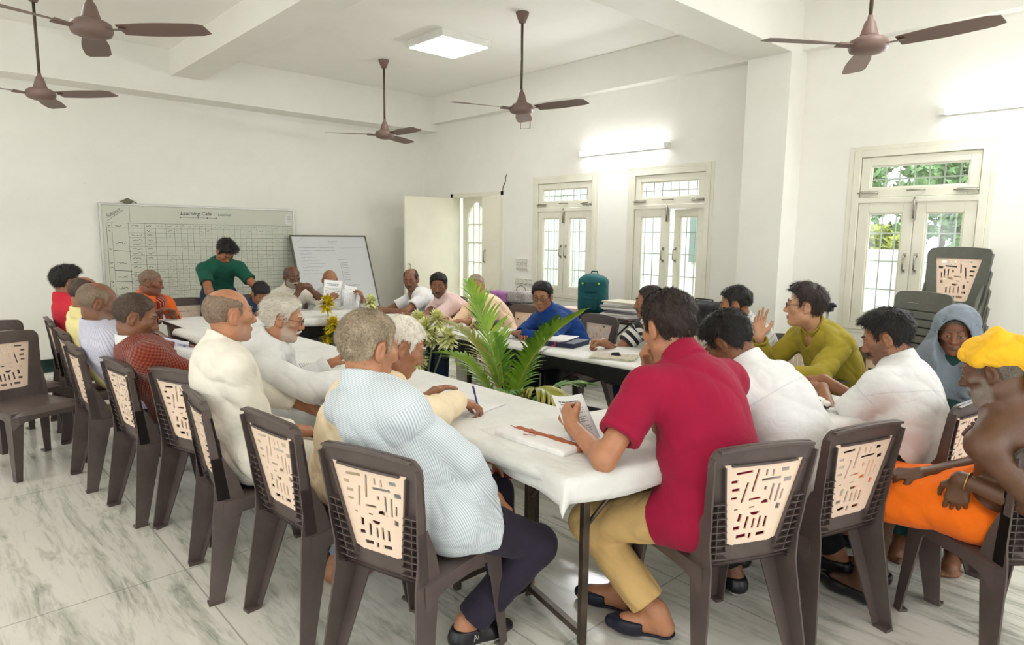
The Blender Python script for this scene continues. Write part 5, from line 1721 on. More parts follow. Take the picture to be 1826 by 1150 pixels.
M_BRASS = mat_plain('brass', srgb(190, 150, 80), .3, .5, .9)
V = A3

def world_field(S, name, f, lo, hi, h, mat, attr=False):
    return S.add(name, f, (A3(*lo), A3(*hi)), h, mat, attr)

LEGS = dict(mat=C_GREY)
# --- the row with its back to the camera
def p1_extra(S):
    m = MB()
    A = S.an['R']; side = A3(S.pf[1], -S.pf[0], 0)
    text_mesh('shoe_lettering', 'AIR', .035, S_SOLE, S.root, tuple(A + side * .056 + A3(0, 0, -.035) - S.pf * .02 - S.base), (math.radians(80), 0, math.atan2(S.pf[1], S.pf[0])), 0)
    f0 = Field(); c = S.hj['R'] * .66 + S.kn['R'] * .34 + A3(.05, -.05, .035)
    f0.cone(c, c + A3(.015, .05, -.04), .014, .022, .02)
    g = S.fold(f0, .008, 40)
    S.add('handkerchief', g, f0.bounds(.03), .006, C_WHITE)
Person('grey haired man in a pale blue striped shirt and dark trousers, seen from behind',
  hip=(-1.83, 1.33, .56), face=100, sface=100, head=(-2.03, 1.178, 1.142), hface=92, hpitch=-8, hs=1.09, skin='tan', hair='saltgrey', ht=.009, slen=.014, swid=.0009, lift=.16, strands=8000, comb=(0, -.6, -.8), seed=1.1, res=.0052,
  shw=.188, slump=.05, belly=.02, handR=V(-1.75, 1.535, .575), elbowR=V(1.0, -.15, .2), handL=V(-1.95, 1.64, .65), old=True,
  kneeR=V(.25, .6, .9), footR=V(-1.80, 1.44, .08), footL=V(-1.93, 1.75, .08), footdir=0, fdirfootR=V(.2, 1, 0),
  shirt=dict(mat=C_STRIPE, collar='fold', loose=.026, wide=.014, fold=.011, ffreq=11, skirt=.34, cuff=.95, res=.0065), legs=dict(mat=C_NAVY, loose=.018), shoe=dict(mat=S_BLACK, sole=S_SOLE, top=.075), extra=p1_extra)
Person('man in a cream kurta bending to write, head hidden by the striped shirt man',
  hip=(-2.36, 1.27, .56), face=82, sface=72, head=(-2.17, 1.40, 1.105), hface=66, hpitch=-22, skin='mid', hair='white', ht=.009, strands=1500, seed=2.2, res=.0055, old=True, slump=.10,
  handR=V(-2.245, 1.745, .815), elbowR=V(1, .1, -.6), fdirR=V(.45, .8, -.28), palmR=V(-.2, -.2, -1), curlR=(.55, .7, .8, .85), thumbR=.9, handL=V(-2.45, 1.7, .79),
  footR=V(-2.55, 1.30, .08), footL=V(-2.75, 1.42, .08), kneeR=V(-.1, .8, .8),
  shirt=dict(name='kurta', mat=C_CREAM, collar='stand', loose=.03, wide=.018, fold=.011, skirt=.3, cuff=.97, res=.007), legs=dict(mat=C_GREY))
Person('white haired man in glasses and white kurta leaning on the table, face in profile',
  hip=(-3.52, 1.24, .56), face=80, sface=62, head=(-3.24, 1.385, 1.11), hface=60, hpitch=-10, skin='tan', hair='white', ht=.013, rough=.35, slen=.034, strands=3600, comb=(0, -1, -.25), lift=.12, seed=3.3, res=.0055, old=True, moustache=.9, mcol='white', stub=(.8, .9), glasses=GLASSES, slump=.08,
  elbowR=V(1.0, .15, -.5), handR=V(-3.00, 1.66, .80), handL=V(-3.45, 1.75, .80),
  shirt=dict(name='kurta', mat=C_KURTAW, collar='stand', loose=.028, wide=.022, fold=.012, skirt=.3, res=.007), legs=dict(mat=C_WHITE))
Person('balding old man in an off-white shirt sitting upright, seen from behind',
  hip=(-2.90, 1.10, .56), face=84, sface=88, head=(-2.985, 1.03, 1.178), hface=88, hpitch=2, hs=1.03, skin='tan', hair='stubgrey', ht=.0022, strands=2600, slen=.007, swid=.0008, lift=.15, bald=.22, recede=.03, seed=4.4, res=.0055, old=True, stub=(.35, .7), slump=.05, browcol='pepper', nfwd=-.03,
  handR=V(-2.83, 1.30, .63), elbowR=V(.35, -.9, -.6), handL=V(-3.05, 1.48, .64), elbowL=V(-.9, -.5, -.5),
  shirt=dict(mat=C_OFFW, collar='stand', loose=.026, wide=.016, fold=.011, skirt=.32, cuff=.6, res=.0065), legs=dict(mat=C_OFFW))
Person('man in a rust knitted vest over a white collared shirt looking down',
  hip=(-3.97, 1.07, .56), face=92, sface=84, head=(-3.93, .865, 1.088), hface=70, hpitch=-16, hs=1.06, skin='brown', hair='stubdark', ht=.005, strands=2600, slen=.009, seed=5.5, res=.006, moustache=.8, mcol='pepper', slump=.04, nfwd=.035,
  handR=V(-3.86, 1.36, .74), elbowR=V(.4, -.2, -1), handL=V(-3.95, 1.45, .76), shirt=dict(name='vest', mat=C_KNIT, sleeve='short', slen=.62, loose=.030, fold=.004, hem=-.10, vneck=.05, res=.007), legs=dict(mat=C_GREY),
  extra=lambda S: vest_shirt(S))
Person('old man with cropped grey hair in a lavender pinstripe shirt, third along the row',
  hip=(-4.62, 1.0, .56), face=92, sface=86, head=(-4.50, .80, 1.118), hs=1.06, hface=84, hpitch=-12, skin='brown', hair='stubgrey', ht=.004, strands=1800, slen=.007, bald=.12, seed=6.6, res=.0065, old=True, stub=(.4, .6), slump=.05, nfwd=.03,
  handR=V(-4.4, 1.4, .74), handL=V(-4.6, 1.45, .74), shirt=dict(mat=C_LAV, collar='fold', loose=.024, wide=.012, fold=.010, skirt=.3), legs=dict(mat=C_GREY))
Person('man in a pale yellow shirt, head mostly hidden by the lavender shirt man',
  hip=(-5.36, 1.02, .56), face=92, sface=95, head=(-5.18, .85, 1.125), hface=110, hpitch=-8, skin='mid', hair='stubdark', ht=.004, strands=900, bald=.1, seed=7.7, res=.008, slump=.05, nfwd=.03,
  shirt=dict(mat=C_YELLOW, collar='fold', loose=.024, wide=.012, fold=.010), legs=dict(mat=C_GREY))
Person('black haired man in a red shirt at the far end of the row',
  hip=(-6.12, 1.04, .56), face=90, sface=95, head=(-6.10, .885, 1.148), hface=98, hpitch=-5, skin='mid', hair='black', ht=.016, top=.012, strands=1500, slen=.024, lift=.6, seed=8.8, res=.008, slump=.05, nfwd=.02,
  shirt=dict(mat=C_RED, collar='fold', loose=.022, wide=.01, fold=.009), legs=dict(mat=C_DENIM))
# --- the end in front of the whiteboards
def scarf_extra(S):
    f0 = Field(); u = S.sp[3][1]; N = S.N
    pts = [N + u @ A3(.10, .135, -.30), N + u @ A3(.09, .135, -.12), N + u @ A3(.095, .05, .035), N + u @ A3(0, -.085, .06), N + u @ A3(-.095, .05, .035), N + u @ A3(-.085, .14, -.14), N + u @ A3(-.06, .145, -.34)]
    for a, b in zip(pts[:-1], pts[1:]): f0.cone(a, b, .044, .044, .03)
    S.add('scarf', S.fold(f0, .012, 30), f0.bounds(.05), .008, C_SCARF, True)
Person('smiling old man in orange with a striped scarf, seated before the large whiteboard',
  hip=(-6.92, 1.54, .56), face=6, sface=12, head=(-6.66, 1.615, 1.078), hface=58, hpitch=-6, skin='brown', hair='stubgrey', ht=.005, strands=900, slen=.008, seed=9.1, res=.008, old=True, slump=.10,
  handR=V(-6.5, 1.55, .78), handL=V(-6.5, 1.75, .78), shirt=dict(mat=C_ORSH, collar='fold', loose=.02, fold=.009), legs=dict(mat=C_OFFW), extra=scarf_extra)
Person('young man in a green t-shirt standing and bending over the table by the whiteboard',
  hip=(-7.12, 2.36, .90), face=2, head=(-6.86, 2.36, 1.355), hface=8, hpitch=-52, skin='mid', hair='black', ht=.016, top=.022, strands=1400, slen=.026, lift=.5, seed=10.1, res=.0075, slump=.12, shf=.03,
  handR=V(-6.56, 2.18, .77), handL=V(-6.52, 2.66, .77), elbowL=V(-.3, 1, .2), elbowR=V(-.3, -1, .2), footL=V(-7.2, 2.48, .08), footR=V(-7.22, 2.24, .08),
  shirt=dict(mat=C_GREEN, sleeve='short', slen=.62, loose=.014, fold=.007, hem=-.12), legs=dict(mat=C_DENIM), shoe=dict(mat=S_BLACK))
Person('dark haired person bent low at the table behind the bald man, only the hair showing',
  hip=(-6.9, 2.74, .56), face=0, head=(-6.52, 2.565, .935), hface=0, hpitch=-40, skin='mid', hair='black', ht=.012, strands=600, seed=11.1, res=.009, slump=.10, handL=V(-6.3, 2.75, .77), handR=V(-6.3, 2.45, .77),
  shirt=dict(mat=C_DENIM, collar='fold', loose=.02), legs=dict(mat=C_BLACK))
Person('moustached man in a cream shirt resting his chin on clasped hands',
  hip=(-6.9, 3.0, .56), face=-4, head=(-6.60, 2.935, 1.09), hface=0, hpitch=-4, skin='dark', hair='pepper', ht=.004, bald=.15, recede=.025, strands=800, slen=.008, seed=12.1, res=.0075, old=True, moustache=1.1, mcol='white', stub=(.75, .85), slump=.05,
  handL=V(-6.43, 3.04, .985), handR=V(-6.44, 2.95, .98), elbowL=V(.3, .9, -.9), elbowR=V(.3, -.6, -1), fdirL=V(.1, -.75, .35), fdirR=V(.1, .75, .35), palmL=V(-.3, -.4, -.6), palmR=V(-.3, .4, -.6), curlL=.8, curlR=.8,
  shirt=dict(mat=C_OFFW, collar='fold', loose=.022, wide=.01, fold=.009, cuff=.35), legs=dict(mat=C_GREY))
Person('bald man in white holding two sheets of paper up before his face',
  hip=(-6.92, 3.52, .56), face=-8, head=(-6.62, 3.375, 1.035), hface=-18, hpitch=-14, skin='mid', hair='stubgrey', ht=.002, bald=.55, strands=300, slen=.006, seed=13.1, res=.0075, old=True, slump=.10,
  handR=V(-6.36, 3.21, .845), handL=V(-6.30, 3.60, .83), elbowR=V(.2, -.6, -1), elbowL=V(.2, .6, -1), fdirR=V(.2, .5, .4), fdirL=V(.2, -.35, .7), palmR=V(-.3, .6, 0), palmL=V(-.3, -.6, 0), curlR=.7, curlL=.6,
  shirt=dict(mat=C_KURTAW, collar='stand', loose=.022, wide=.01, fold=.009), legs=dict(mat=C_WHITE))
# --- the window side
Person('man with receding hair in a white v-neck t-shirt, arms laid on the table',
  hip=(-5.70, 4.13, .56), face=-92, sface=-82, head=(-5.87, 3.93, 1.065), hface=-48, hpitch=-10, skin='brown', hair='brownblack', ht=.006, bald=.10, recede=.03, strands=900, slen=.01, seed=14.1, res=.0075, moustache=.5, stub=(.4, .1), slump=.06,
  handR=V(-5.98, 3.58, .775), handL=V(-5.78, 3.50, .775), elbowR=V(-.8, 0, -.6), elbowL=V(.8, .1, -.5), fdirR=V(-.5, -.6, 0), fdirL=V(-.8, -.4, 0),
  shirt=dict(mat=C_WHITE, sleeve='short', slen=.60, loose=.014, fold=.006, vneck=.07), legs=dict(mat=C_DENIM), shoe=dict(mat=S_BLACK))
Person('dark haired man with stubble in a pale pink shirt, forearms crossed on the table',
  hip=(-5.08, 4.10, .56), face=-92, sface=-76, head=(-5.22, 3.82, 1.045), hface=-44, hpitch=-6, skin='brown', hair='black', ht=.012, top=.012, strands=1000, slen=.018, seed=15.1, res=.0075, moustache=.6, mcol='black', stub=(.75, .05), slump=.07,
  handR=V(-5.02, 3.50, .775), handL=V(-5.24, 3.46, .785), elbowR=V(-.9, .1, -.4), elbowL=V(.9, .1, -.4), fdirR=V(.8, -.3, 0), fdirL=V(-.8, -.3, 0),
  shirt=dict(mat=C_PINK, collar='fold', sleeve='short', slen=.68, loose=.016, fold=.007), legs=dict(mat=C_DENIM), shoe=dict(mat=S_BLACK))
Person('grey haired old man in a peach shirt seated behind the palm fronds',
  hip=(-4.56, 4.12, .56), face=-90, sface=-62, head=(-4.76, 3.92, 1.062), hface=-38, hpitch=-6, skin='tan', hair='saltgrey', ht=.006, recede=.02, strands=1000, slen=.012, seed=16.1, res=.0075, old=True, moustache=.6, mcol='white', stub=(.4, .8), slump=.06, belly=.02,
  handR=V(-4.72, 3.52, .785), handL=V(-4.42, 3.55, .80), fdirL=V(-.3, -.8, .1), shirt=dict(mat=C_PEACH, collar='fold', loose=.024, wide=.012, fold=.009), legs=dict(mat=C_OFFW))
Person('man in glasses and a deep blue shirt leaning on the window side table',
  hip=(-3.62, 4.10, .56), face=-92, sface=-78, head=(-3.77, 3.81, 1.048), hface=-60, hpitch=-8, skin='mid', hair='black', ht=.012, top=.008, strands=1200, slen=.02, comb=(.6, -.4, .2), seed=17.1, res=.007, glasses=GLASSES, slump=.08,
  handR=V(-3.70, 3.52, .785), handL=V(-3.66, 3.46, .79), elbowR=V(-.7, .1, -.5), elbowL=V(1, .1, -.4), fdirL=V(-.9, -.1, 0), fdirR=V(.6, -.5, 0),
  shirt=dict(mat=C_BLUE, collar='fold', loose=.022, wide=.012, fold=.011), legs=dict(mat=C_BLACK), shoe=dict(mat=S_BLACK))
Person('man in a black and white striped t-shirt in profile, fist on the table',
  hip=(-2.66, 4.13, .56), face=-100, sface=-122, head=(-2.76, 3.885, 1.082), hface=-148, hpitch=-2, hs=.98, skin='mid', hair='brownblack', ht=.008, strands=1800, slen=.011, seed=18.1, res=.0065, moustache=.5, mcol='black', stub=(.4, .1), slump=.06,
  handR=V(-2.93, 3.60, .80), elbowR=V(-.5, .3, -.8), fdirR=V(-.55, -.6, -.1), palmR=V(.5, -.3, -.6), curlR=1.25, thumbR=.9, handL=V(-2.62, 3.85, .66), elbowL=V(.8, .3, -.5),
  shirt=dict(mat=C_BW, sleeve='short', slen=.66, loose=.016, fold=.007), legs=dict(mat=C_DENIM), shoe=dict(mat=S_BLACK))
Person('young man with a crew cut in a printed shirt, sitting before the black bag',
  hip=(-2.00, 4.22, .56), face=-100, sface=-115, head=(-2.17, 4.02, 1.105), hface=-150, hpitch=-10, hs=.98, skin='mid', hair='black', ht=.012, nape=.05, strands=1600, slen=.014, lift=.6, seed=19.1, res=.0065, slump=.06,
  handR=V(-2.3, 3.66, .785), handL=V(-2.0, 3.60, .785), shirt=dict(mat=C_PRINT, collar='fold', loose=.018, fold=.008, sleeve='short'), legs=dict(mat=C_BLACK), shoe=dict(mat=S_BLACK))
Person('man in glasses and an olive kurta talking with one open hand raised',
  hip=(-1.47, 4.08, .56), face=-104, sface=-118, head=(-1.655, 3.895, 1.148), hface=-153, hpitch=3, hs=1.02, skin='fair', hair='brownblack', ht=.014, top=.016, recede=.012, strands=2400, slen=.024, lift=.45, seed=20.1, res=.0055, glasses=GLASSES, slump=.05, neck=V(-1.60, 3.98, .995), shw=.178,
  handR=V(-1.855, 3.745, .955), elbowR=V(-.4, -.1, -1), fdirR=V(-.03, 0, 1), palmR=V(.75, -.6, .05), curlR=(.12, .10, .22, .35), thumbR=.05, spreadR=.12,
  handL=V(-1.66, 3.50, .795), elbowL=V(.9, -.2, -.8), fdirL=V(-.8, -.3, 0),
  shirt=dict(name='kurta', mat=C_OLIVE, collar='stand', loose=.024, wide=.016, fold=.012, vneck=.06, skirt=.3, cuff=.93, res=.0065), legs=dict(mat=C_OFFW), shoe=dict(mat=S_BLACK))
def shawl_extra(S):
    f0 = Field(); H = S.HM; c = S.Hc
    f0.ell(c + H @ A3(0, -.02, .03), (.108, .128, .130), .03, H)
    u = S.sp[3][1]; N = S.N
    f0.ell(c + H @ A3(0, -.03, -.10), (.115, .115, .12), .06, H)
    for sd in 'LR': f0.cone(N + u[:, 2] * .04, S.sh[sd] + (S.el[sd] - S.sh[sd]) * .6, .10, .10, .08)
    f0.ell(S.sp[2][0], (.21, .16, .22), .08, S.sp[2][1])
    g = S.fold(f0, .012, 22)
    def f(p):
        d = g(p); l = (p - c) @ H
        d = smax(d, -d_ell(l, (0, .12, -.03), (.080, .13, .125)), .012)
        inner = d_ell(l, (0, -.012, .02), (.093, .112, .112))
        d = np.where(l[:, 2] > -.14, np.maximum(d, -inner), d)
        d = smax(d, -d_cone(p, c + H @ A3(0, .10, -.12), c + H @ A3(0, .22, -.42), .04, .09), .02)
        return smax(d, S.hip[2] + .0 - p[:, 2], .01)
    S.add('shawl', f, f0.bounds(.05), .007, C_SHAWL)
Person('old woman with a grey-blue shawl over her head, seated before the chair stacks',
  hip=(-.88, 3.98, .535), face=-84, head=(-.885, 3.90, 1.072), hface=-82, hpitch=-4, hs=.95, size=.93, skin='brown', hair='pepper', ht=.006, strands=300, seed=21.1, res=.006, old=True, slump=.05, belly=.03, shw=.165,
  shirt=dict(name='blouse', mat=C_DKGREEN, loose=.02, fold=.008), legs=dict(kind='dhoti', name='sari', mat=C_DKGREEN, loose=.02, len=.95), extra=shawl_extra)
# --- the end nearest the camera
Person('man in a crimson polo shirt and khaki trousers reading a sheet, hand on his chin',
  hip=(-1.175, 2.095, .56), face=160, sface=162, head=(-1.435, 2.155, 1.195), hface=166, hpitch=-16, hs=1.06, size=1.06, skin='tan', hair='brownblack', ht=.012, top=.004, strands=5200, slen=.018, comb=(0, -.5, -.9), seed=22.1, res=.005, slump=.10, belly=.035, shw=.182, neck=V(-1.335, 2.13, 1.052),
  handL=V(-1.63, 1.825, .825), elbowL=V(.2, -1, -.9), fdirL=V(-.75, .35, .35), palmL=V(.2, .75, -.2), curlL=(1.3, 1.35, 1.4, 1.4), thumbL=.7,
  handR=V(-1.59, 2.25, 1.015), elbowR=V(-.7, .5, -1), fdirR=V(.15, -.45, .8), palmR=V(.85, .1, 0), curlR=(.9, 1.0, 1.1, 1.2), thumbR=.2,
  kneeL=V(-.5, -.15, 1), footL=V(-1.335, 2.015, .10), footR=V(-1.56, 2.07, .085), fdirfootL=V(-.85, -.5, 0), fdirfootR=V(-.9, -.3, 0),
  shirt=dict(name='polo_shirt', mat=C_CRIM, collar='fold', sleeve='short', slen=.68, loose=.022, fold=.009, ffreq=9, skirt=.34, res=.006), legs=dict(mat=C_KHAKI, loose=.020, fold=.010, len=.86), shoe=dict(mat=S_NAVY, top=.05, open_heel=True))
Person('man in a white shirt bent so low over the table that his face is hidden',
  hip=(-1.07, 2.63, .56), face=165, sface=172, head=(-1.405, 2.575, 1.10), hface=182, hpitch=-42, hs=1.04, skin='brown', hair='black', ht=.014, top=.008, strands=4200, slen=.02, seed=23.1, res=.0055, slump=.14, shw=.19,
  handL=V(-1.62, 2.40, .80), handR=V(-1.60, 2.78, .80), elbowL=V(-.3, -.9, -.4), shirt=dict(mat=C_WHITE, collar='fold', loose=.028, wide=.014, fold=.011, skirt=.25, res=.0065, sleeve='short'),
  legs=dict(mat=C_BLACK, loose=.016), shoe=dict(mat=S_BLACK, sole=S_SOLE, top=.07), footL=V(-1.32, 2.56, .085), footR=V(-1.42, 2.78, .085))
def belt_extra(S):
    pass
Person('man in a short sleeved white shirt in profile, forearms resting on the end table',
  hip=(-.93, 3.30, .56), face=176, sface=184, head=(-1.04, 3.38, 1.085), hface=193, hpitch=-20, hs=1.04, skin='mid', hair='black', ht=.014, top=.010, recede=.02, strands=3600, slen=.022, lift=.5, seed=24.1, res=.0055, moustache=.6, mcol='black', stub=(.7, .05), slump=.10, belly=.03, shw=.19,
  handL=V(-1.30, 3.335, .805), elbowL=V(-.1, -.55, -1), fdirL=V(-.8, .45, 0), handR=V(-1.36, 3.50, .815), elbowR=V(.1, .5, -1), fdirR=V(-.85, 0, -.1),
  shirt=dict(mat=C_WHITE, collar='fold', sleeve='short', slen=.70, loose=.024, fold=.009, hem=-.05, res=.0065), legs=dict(mat=C_BLACK, loose=.016), shoe=dict(mat=S_BLACK, top=.06), footL=V(-1.08, 3.08, .085), footR=V(-1.15, 3.40, .085))
def turban_extra(S):
    f0 = Field(); H = S.HM; c = S.Hc
    f0.ell(c + H @ A3(0, -.02, .07), (.096, .116, .070), .03, H)
    for k in range(5):
        a = -.5 + k * .22
        f0.cone(c + H @ A3(-.085, .02 - .04 * k * .5, .055 + .018 * k), c + H @ A3(.085, -.01, .05 + .02 * (4 - k)), .028, .028, .02)
    f0.cone(c + H @ A3(0, -.115, .03), c + H @ A3(.01, -.12, -.07), .05, .035, .03)
    g = S.fold(f0, .010, 34)
    def f(p):
        l = (p - c) @ H
        return smax(g(p), np.interp(l[:, 1], [-.1, 0, .09], [-.09, .012, .058]) - l[:, 2], .008)
    S.add('turban', f, f0.bounds(.05), .006, C_TURBAN)
    mb = MB(); u = S.sp[3][1]; N = S.N
    for i in range(34):
        t = 2 * PI * i / 34
        q = N + u @ A3(.085 * math.cos(t), .055 * math.sin(t) + .045 + .06 * max(0, math.sin(t)), .03 - .09 * max(0, math.sin(t)) + .02 * max(0, -math.sin(t)))
        mb.sphere(tuple(q - S.base), .0085, 8, 6)
    mb.build('bead_necklace', M_BEAD, S.root)
    mb = MB()
    w = S.wr['L'] + (S.el['L'] - S.wr['L']) * .08; ax = nrm(S.wr['L'] - S.el['L']); x = nrm(np.cross(ax, A3(.2, .3, .9))); y = np.cross(ax, x)
    mb.tube([tuple(w + .034 * (math.cos(t) * x + math.sin(t) * y) - S.base) for t in np.linspace(0, 2 * PI, 21)[:-1]], .003, 6, closed=True)
    mb.build('bracelet', M_BRASS, S.root)
Person('bare chested dark man in a yellow turban and bright orange lower cloth',
  hip=(-.50, 2.93, .56), face=172, sface=164, head=(-.505, 2.785, 1.09), hface=180, hpitch=-16, hs=1.0, skin='deep', hair='pepper', ht=.004, strands=0, seed=25.1, res=.0052, old=True, bare=True, stub=(.75, .55), slump=.10, shw=.182,
  handL=V(-.555, 2.72, .70), elbowL=V(1, -.2, .12), fdirL=V(-.12, .1, -1), palmL=V(-.1, 1, 0), curlL=.35, handR=V(-.715, 2.86, .635), elbowR=V(.3, .9, -.3), fdirR=V(-.8, -.25, -.15), palmR=V(.1, .2, -1), curlR=1.25, thumbR=.8,
  kneeL=V(-.6, -.1, .6), footL=V(-.90, 2.90, .09), footR=V(-.92, 3.10, .09),
  legs=dict(kind='dhoti', name='lower_cloth', mat=C_ORANGE, loose=.026, fold=.010, len=.22), shoe=dict(mat=S_BLACK, top=.05), extra=turban_extra)

# ------------------------------------------------------------------ plants
def leaf_mat(name, c1, c2, scale=3):
    t = NT(name); v = t.coord()
    t.color(t.ramp(t.noise(v, scale, 3), [(.32, c1), (.68, c2)]))
    t.set(Roughness=.42, Specular_IOR_Level=.4)
    t.b.inputs['Transmission Weight'].default_value = 0.0
    return t.m
M_PALM = leaf_mat('palm_leaflet', srgb(88, 136, 28), srgb(152, 184, 60), 5)
M_PALMD = leaf_mat('palm_leaflet_deep', srgb(56, 104, 28), srgb(108, 148, 46), 6)
M_PALMY = leaf_mat('palm_leaflet_yellowing', srgb(120, 128, 44), srgb(170, 158, 70), 6)
M_RACHIS = mat_plain('palm_stalk', srgb(150, 160, 70), .5)
M_CROTY = leaf_mat('yellow_leaf', srgb(196, 178, 26), srgb(246, 222, 62), 14)
M_CROTP = leaf_mat('pale_lime_leaf', srgb(214, 216, 112), srgb(250, 248, 206), 16)
M_STEM = mat_plain('plant_stem', srgb(104, 112, 66), .7)
M_POTR = mat_plain('red_pot', srgb(128, 30, 40), .45, .4)
M_POTD = mat_plain('dark_pot', srgb(40, 38, 36), .5, .4)
M_SOIL = mat_plain('soil', srgb(60, 46, 36), .95)

def pot(o, r, h, mat):
    m = MB(); m.lathe([(r * .72, 0), (r * .78, .01), (r * .98, h * .86), (r * 1.08, h * .87), (r * 1.08, h), (r * .95, h), (r * .93, h * .9)], n=28); m.build('pot', mat, o)
    m = MB(); m.lathe([(.005, h * .88), (r * .95, h * .89)], n=20); m.build('soil', M_SOIL, o)

def frond(parent, base, p1, p2, tip, n, L, mat, seed, droop=.3, up=.55):
    """arching palm frond: stalk along a cubic from base to tip, paired leaflets"""
    rg = np.random.default_rng(seed)
    B = [A3(*q) for q in (base, p1, p2, tip)]
    cv = lambda t: (1 - t) ** 3 * B[0] + 3 * t * (1 - t) ** 2 * B[1] + 3 * t * t * (1 - t) * B[2] + t ** 3 * B[3]
    m = MB(); ts = np.linspace(0, 1, 14); m.tube([cv(t) for t in ts], [.008 * (1 - .75 * t) + .0012 for t in ts], 6)
    m.mi = [1] * len(m.f)
    n = int(n * 1.3)
    for i in range(n):
        t = .30 + .70 * (i + .5) / n
        P = cv(t); T = nrm(cv(min(1, t + .02)) - cv(t - .02))
        sd = nrm(np.cross(T, A3(0, 0, 1))); upv = np.cross(sd, T)
        for s in (-1, 1):
            ln = L * (math.sin(PI * (.16 + .80 * (t - .3) / .7)) ** .75) * rg.uniform(.85, 1.12)
            d = nrm(T * (.75 + .35 * t) + sd * s * (1.0 - .45 * t) + upv * up + rg.normal(0, .07, 3))
            w = .0105 * rg.uniform(.8, 1.15); pts = []
            for k in range(5):
                a = k / 4
                q = P + d * ln * a + A3(0, 0, -1) * droop * ln * a * a
                ww = w * (math.sin(PI * min(1, .22 + .78 * a)) if a < 1 else .0)
                wd = nrm(np.cross(d, upv) * .85 + upv * .25 * s)
                pts.append((q - wd * ww, q + wd * ww))
            vs = [x for p in pts for x in p]
            m.add(vs, [(2 * k, 2 * k + 1, 2 * k + 3, 2 * k + 2) for k in range(4)], 0, True)
    return m.build('frond', [mat, M_RACHIS], parent)

px, py = -3.03, 2.77
o = empty('potted_palm', (px, py, 0), 'potted palm with long feathery fronds and a red pot amid the tables', 'plant')
pot(o, .125, .26, M_POTR)
FR = [  # control points relative to the pot, leaflets, length, material
    ((0, 0, .24), (-.05, -.02, .62), (-.16, -.02, .92), (-.46, .03, 1.235), 26, .27, M_PALM, .22, .45),
    ((0, 0, .24), (.07, -.03, .60), (.22, -.06, .88), (.62, .0, 1.13), 30, .26, M_PALM, .34, .45),
    ((0, 0, .24), (-.08, .02, .60), (-.28, .0, .90), (-.68, -.05, .96), 22, .20, M_PALMY, .35, .3),
    ((0, 0, .24), (-.08, -.05, .52), (-.26, -.08, .80), (-.60, -.16, .74), 22, .20, M_PALM, .35, .3),
    ((0, 0, .24), (.10, -.03, .48), (.32, -.08, .82), (.60, -.14, .58), 22, .22, M_PALMY, .5, .2),
    ((0, 0, .24), (.03, .03, .55), (.14, .06, .85), (.34, .10, 1.06), 22, .24, M_PALMD, .35, .4),
    ((0, 0, .24), (.04, -.06, .50), (.16, -.16, .66), (.36, -.34, .66), 18, .19, M_PALMD, .4, .3),
    ((0, 0, .24), (-.04, -.07, .45), (-.14, -.18, .60), (-.34, -.32, .54), 16, .17, M_PALMD, .4, .3),
    ((0, 0, .24), (.0, .06, .5), (-.06, .24, .72), (-.22, .46, .78), 16, .18, M_PALMD, .4, .3),
    ((0, 0, .24), (.06, .06, .46), (.2, .2, .66), (.42, .34, .62), 16, .18, M_PALMD, .4, .3),
    ((0, 0, .24), (.03, -.03, .40), (.10, -.10, .58), (.18, -.26, .62), 14, .16, M_PALM, .4, .4),
    ((0, 0, .24), (-.02, .0, .50), (-.03, -.03, .72), (-.10, -.04, .92), 16, .17, M_PALMD, .3, .5)]
for i, (b, p1, p2, tp, n, L, mt, dr, upv) in enumerate(FR): frond(o, b, p1, p2, tp, n, L, mt, 40 + i, dr, upv)

def rosette(m, c, r, n, seed, w=.0125, axis=(0, 0, 1), rows=3):
    rg = np.random.default_rng(seed); c = A3(*c)
    for i in range(n):
        el = math.asin(rg.uniform(-.45, 1.0)); az = i * 2.399 + rg.normal(0, .2)
        d = A3(math.cos(el) * math.cos(az), math.cos(el) * math.sin(az), math.sin(el))
        L = r * rg.uniform(.75, 1.1); s = nrm(np.cross(d, A3(0, 0, 1)) + 1e-4); b = c - A3(0, 0, .06 * r / .09) * (1 - max(0, math.sin(el))) * rg.random()
        vs = []
        for k in range(5):
            a = k / 4; q = b + d * L * a + A3(0, 0, -.16 * L * a * a); ww = w * r / .09 * (.35 + .65 * math.sin(PI * min(1, .1 + .9 * a)) if a < 1 else .03)
            vs += [q - s * ww, q + s * ww]
        m.add(vs, [(2 * k, 2 * k + 1, 2 * k + 3, 2 * k + 2) for k in range(4)], 0, True)
def rosette_plant(x, y, heads, mat, label, seed, group='potted plants with whorled leaves'):
    o = empty('potted_plant', (x, y, 0), label, 'plant', 0, group)
    pot(o, .11, .22, M_POTD)
    for i, (hx, hy, hz, r) in enumerate(heads):
        m = MB(); m.tube([(0, 0, .18), (hx * .35, hy * .35, .18 + (hz - .18) * .5), (hx, hy, hz)], [.008, .007, .005], 6); m.build('stem', M_STEM, o)
        m = MB(); rosette(m, (hx, hy, hz), r, int(110 + 500 * r), seed * 10 + i); m.build('leaf_head', mat, o)
rosette_plant(-5.84, 2.98, [(-.02, -.03, .89, .105), (.13, -.05, .70, .10), (.02, -.06, .57, .085), (-.10, .04, .66, .07)], M_CROTY, 'bright yellow leafy potted plant behind the white haired man in glasses', 1)
rosette_plant(-4.78, 2.80, [(0, 0, 1.0, .075), (.02, .02, .90, .07), (-.03, 0, .82, .06)], M_CROTP, 'slim pale lime potted plant standing before the white v-neck man', 2)
rosette_plant(-3.93, 2.74, [(-.12, .04, .93, .085), (.0, .0, .87, .10), (.08, .06, .95, .085), (-.06, -.02, .66, .10), (.24, .04, .83, .095), (-.02, .1, .80, .09)], M_CROTP, 'bushy pale lime potted plant beside the striped shirt man and the palm', 3)

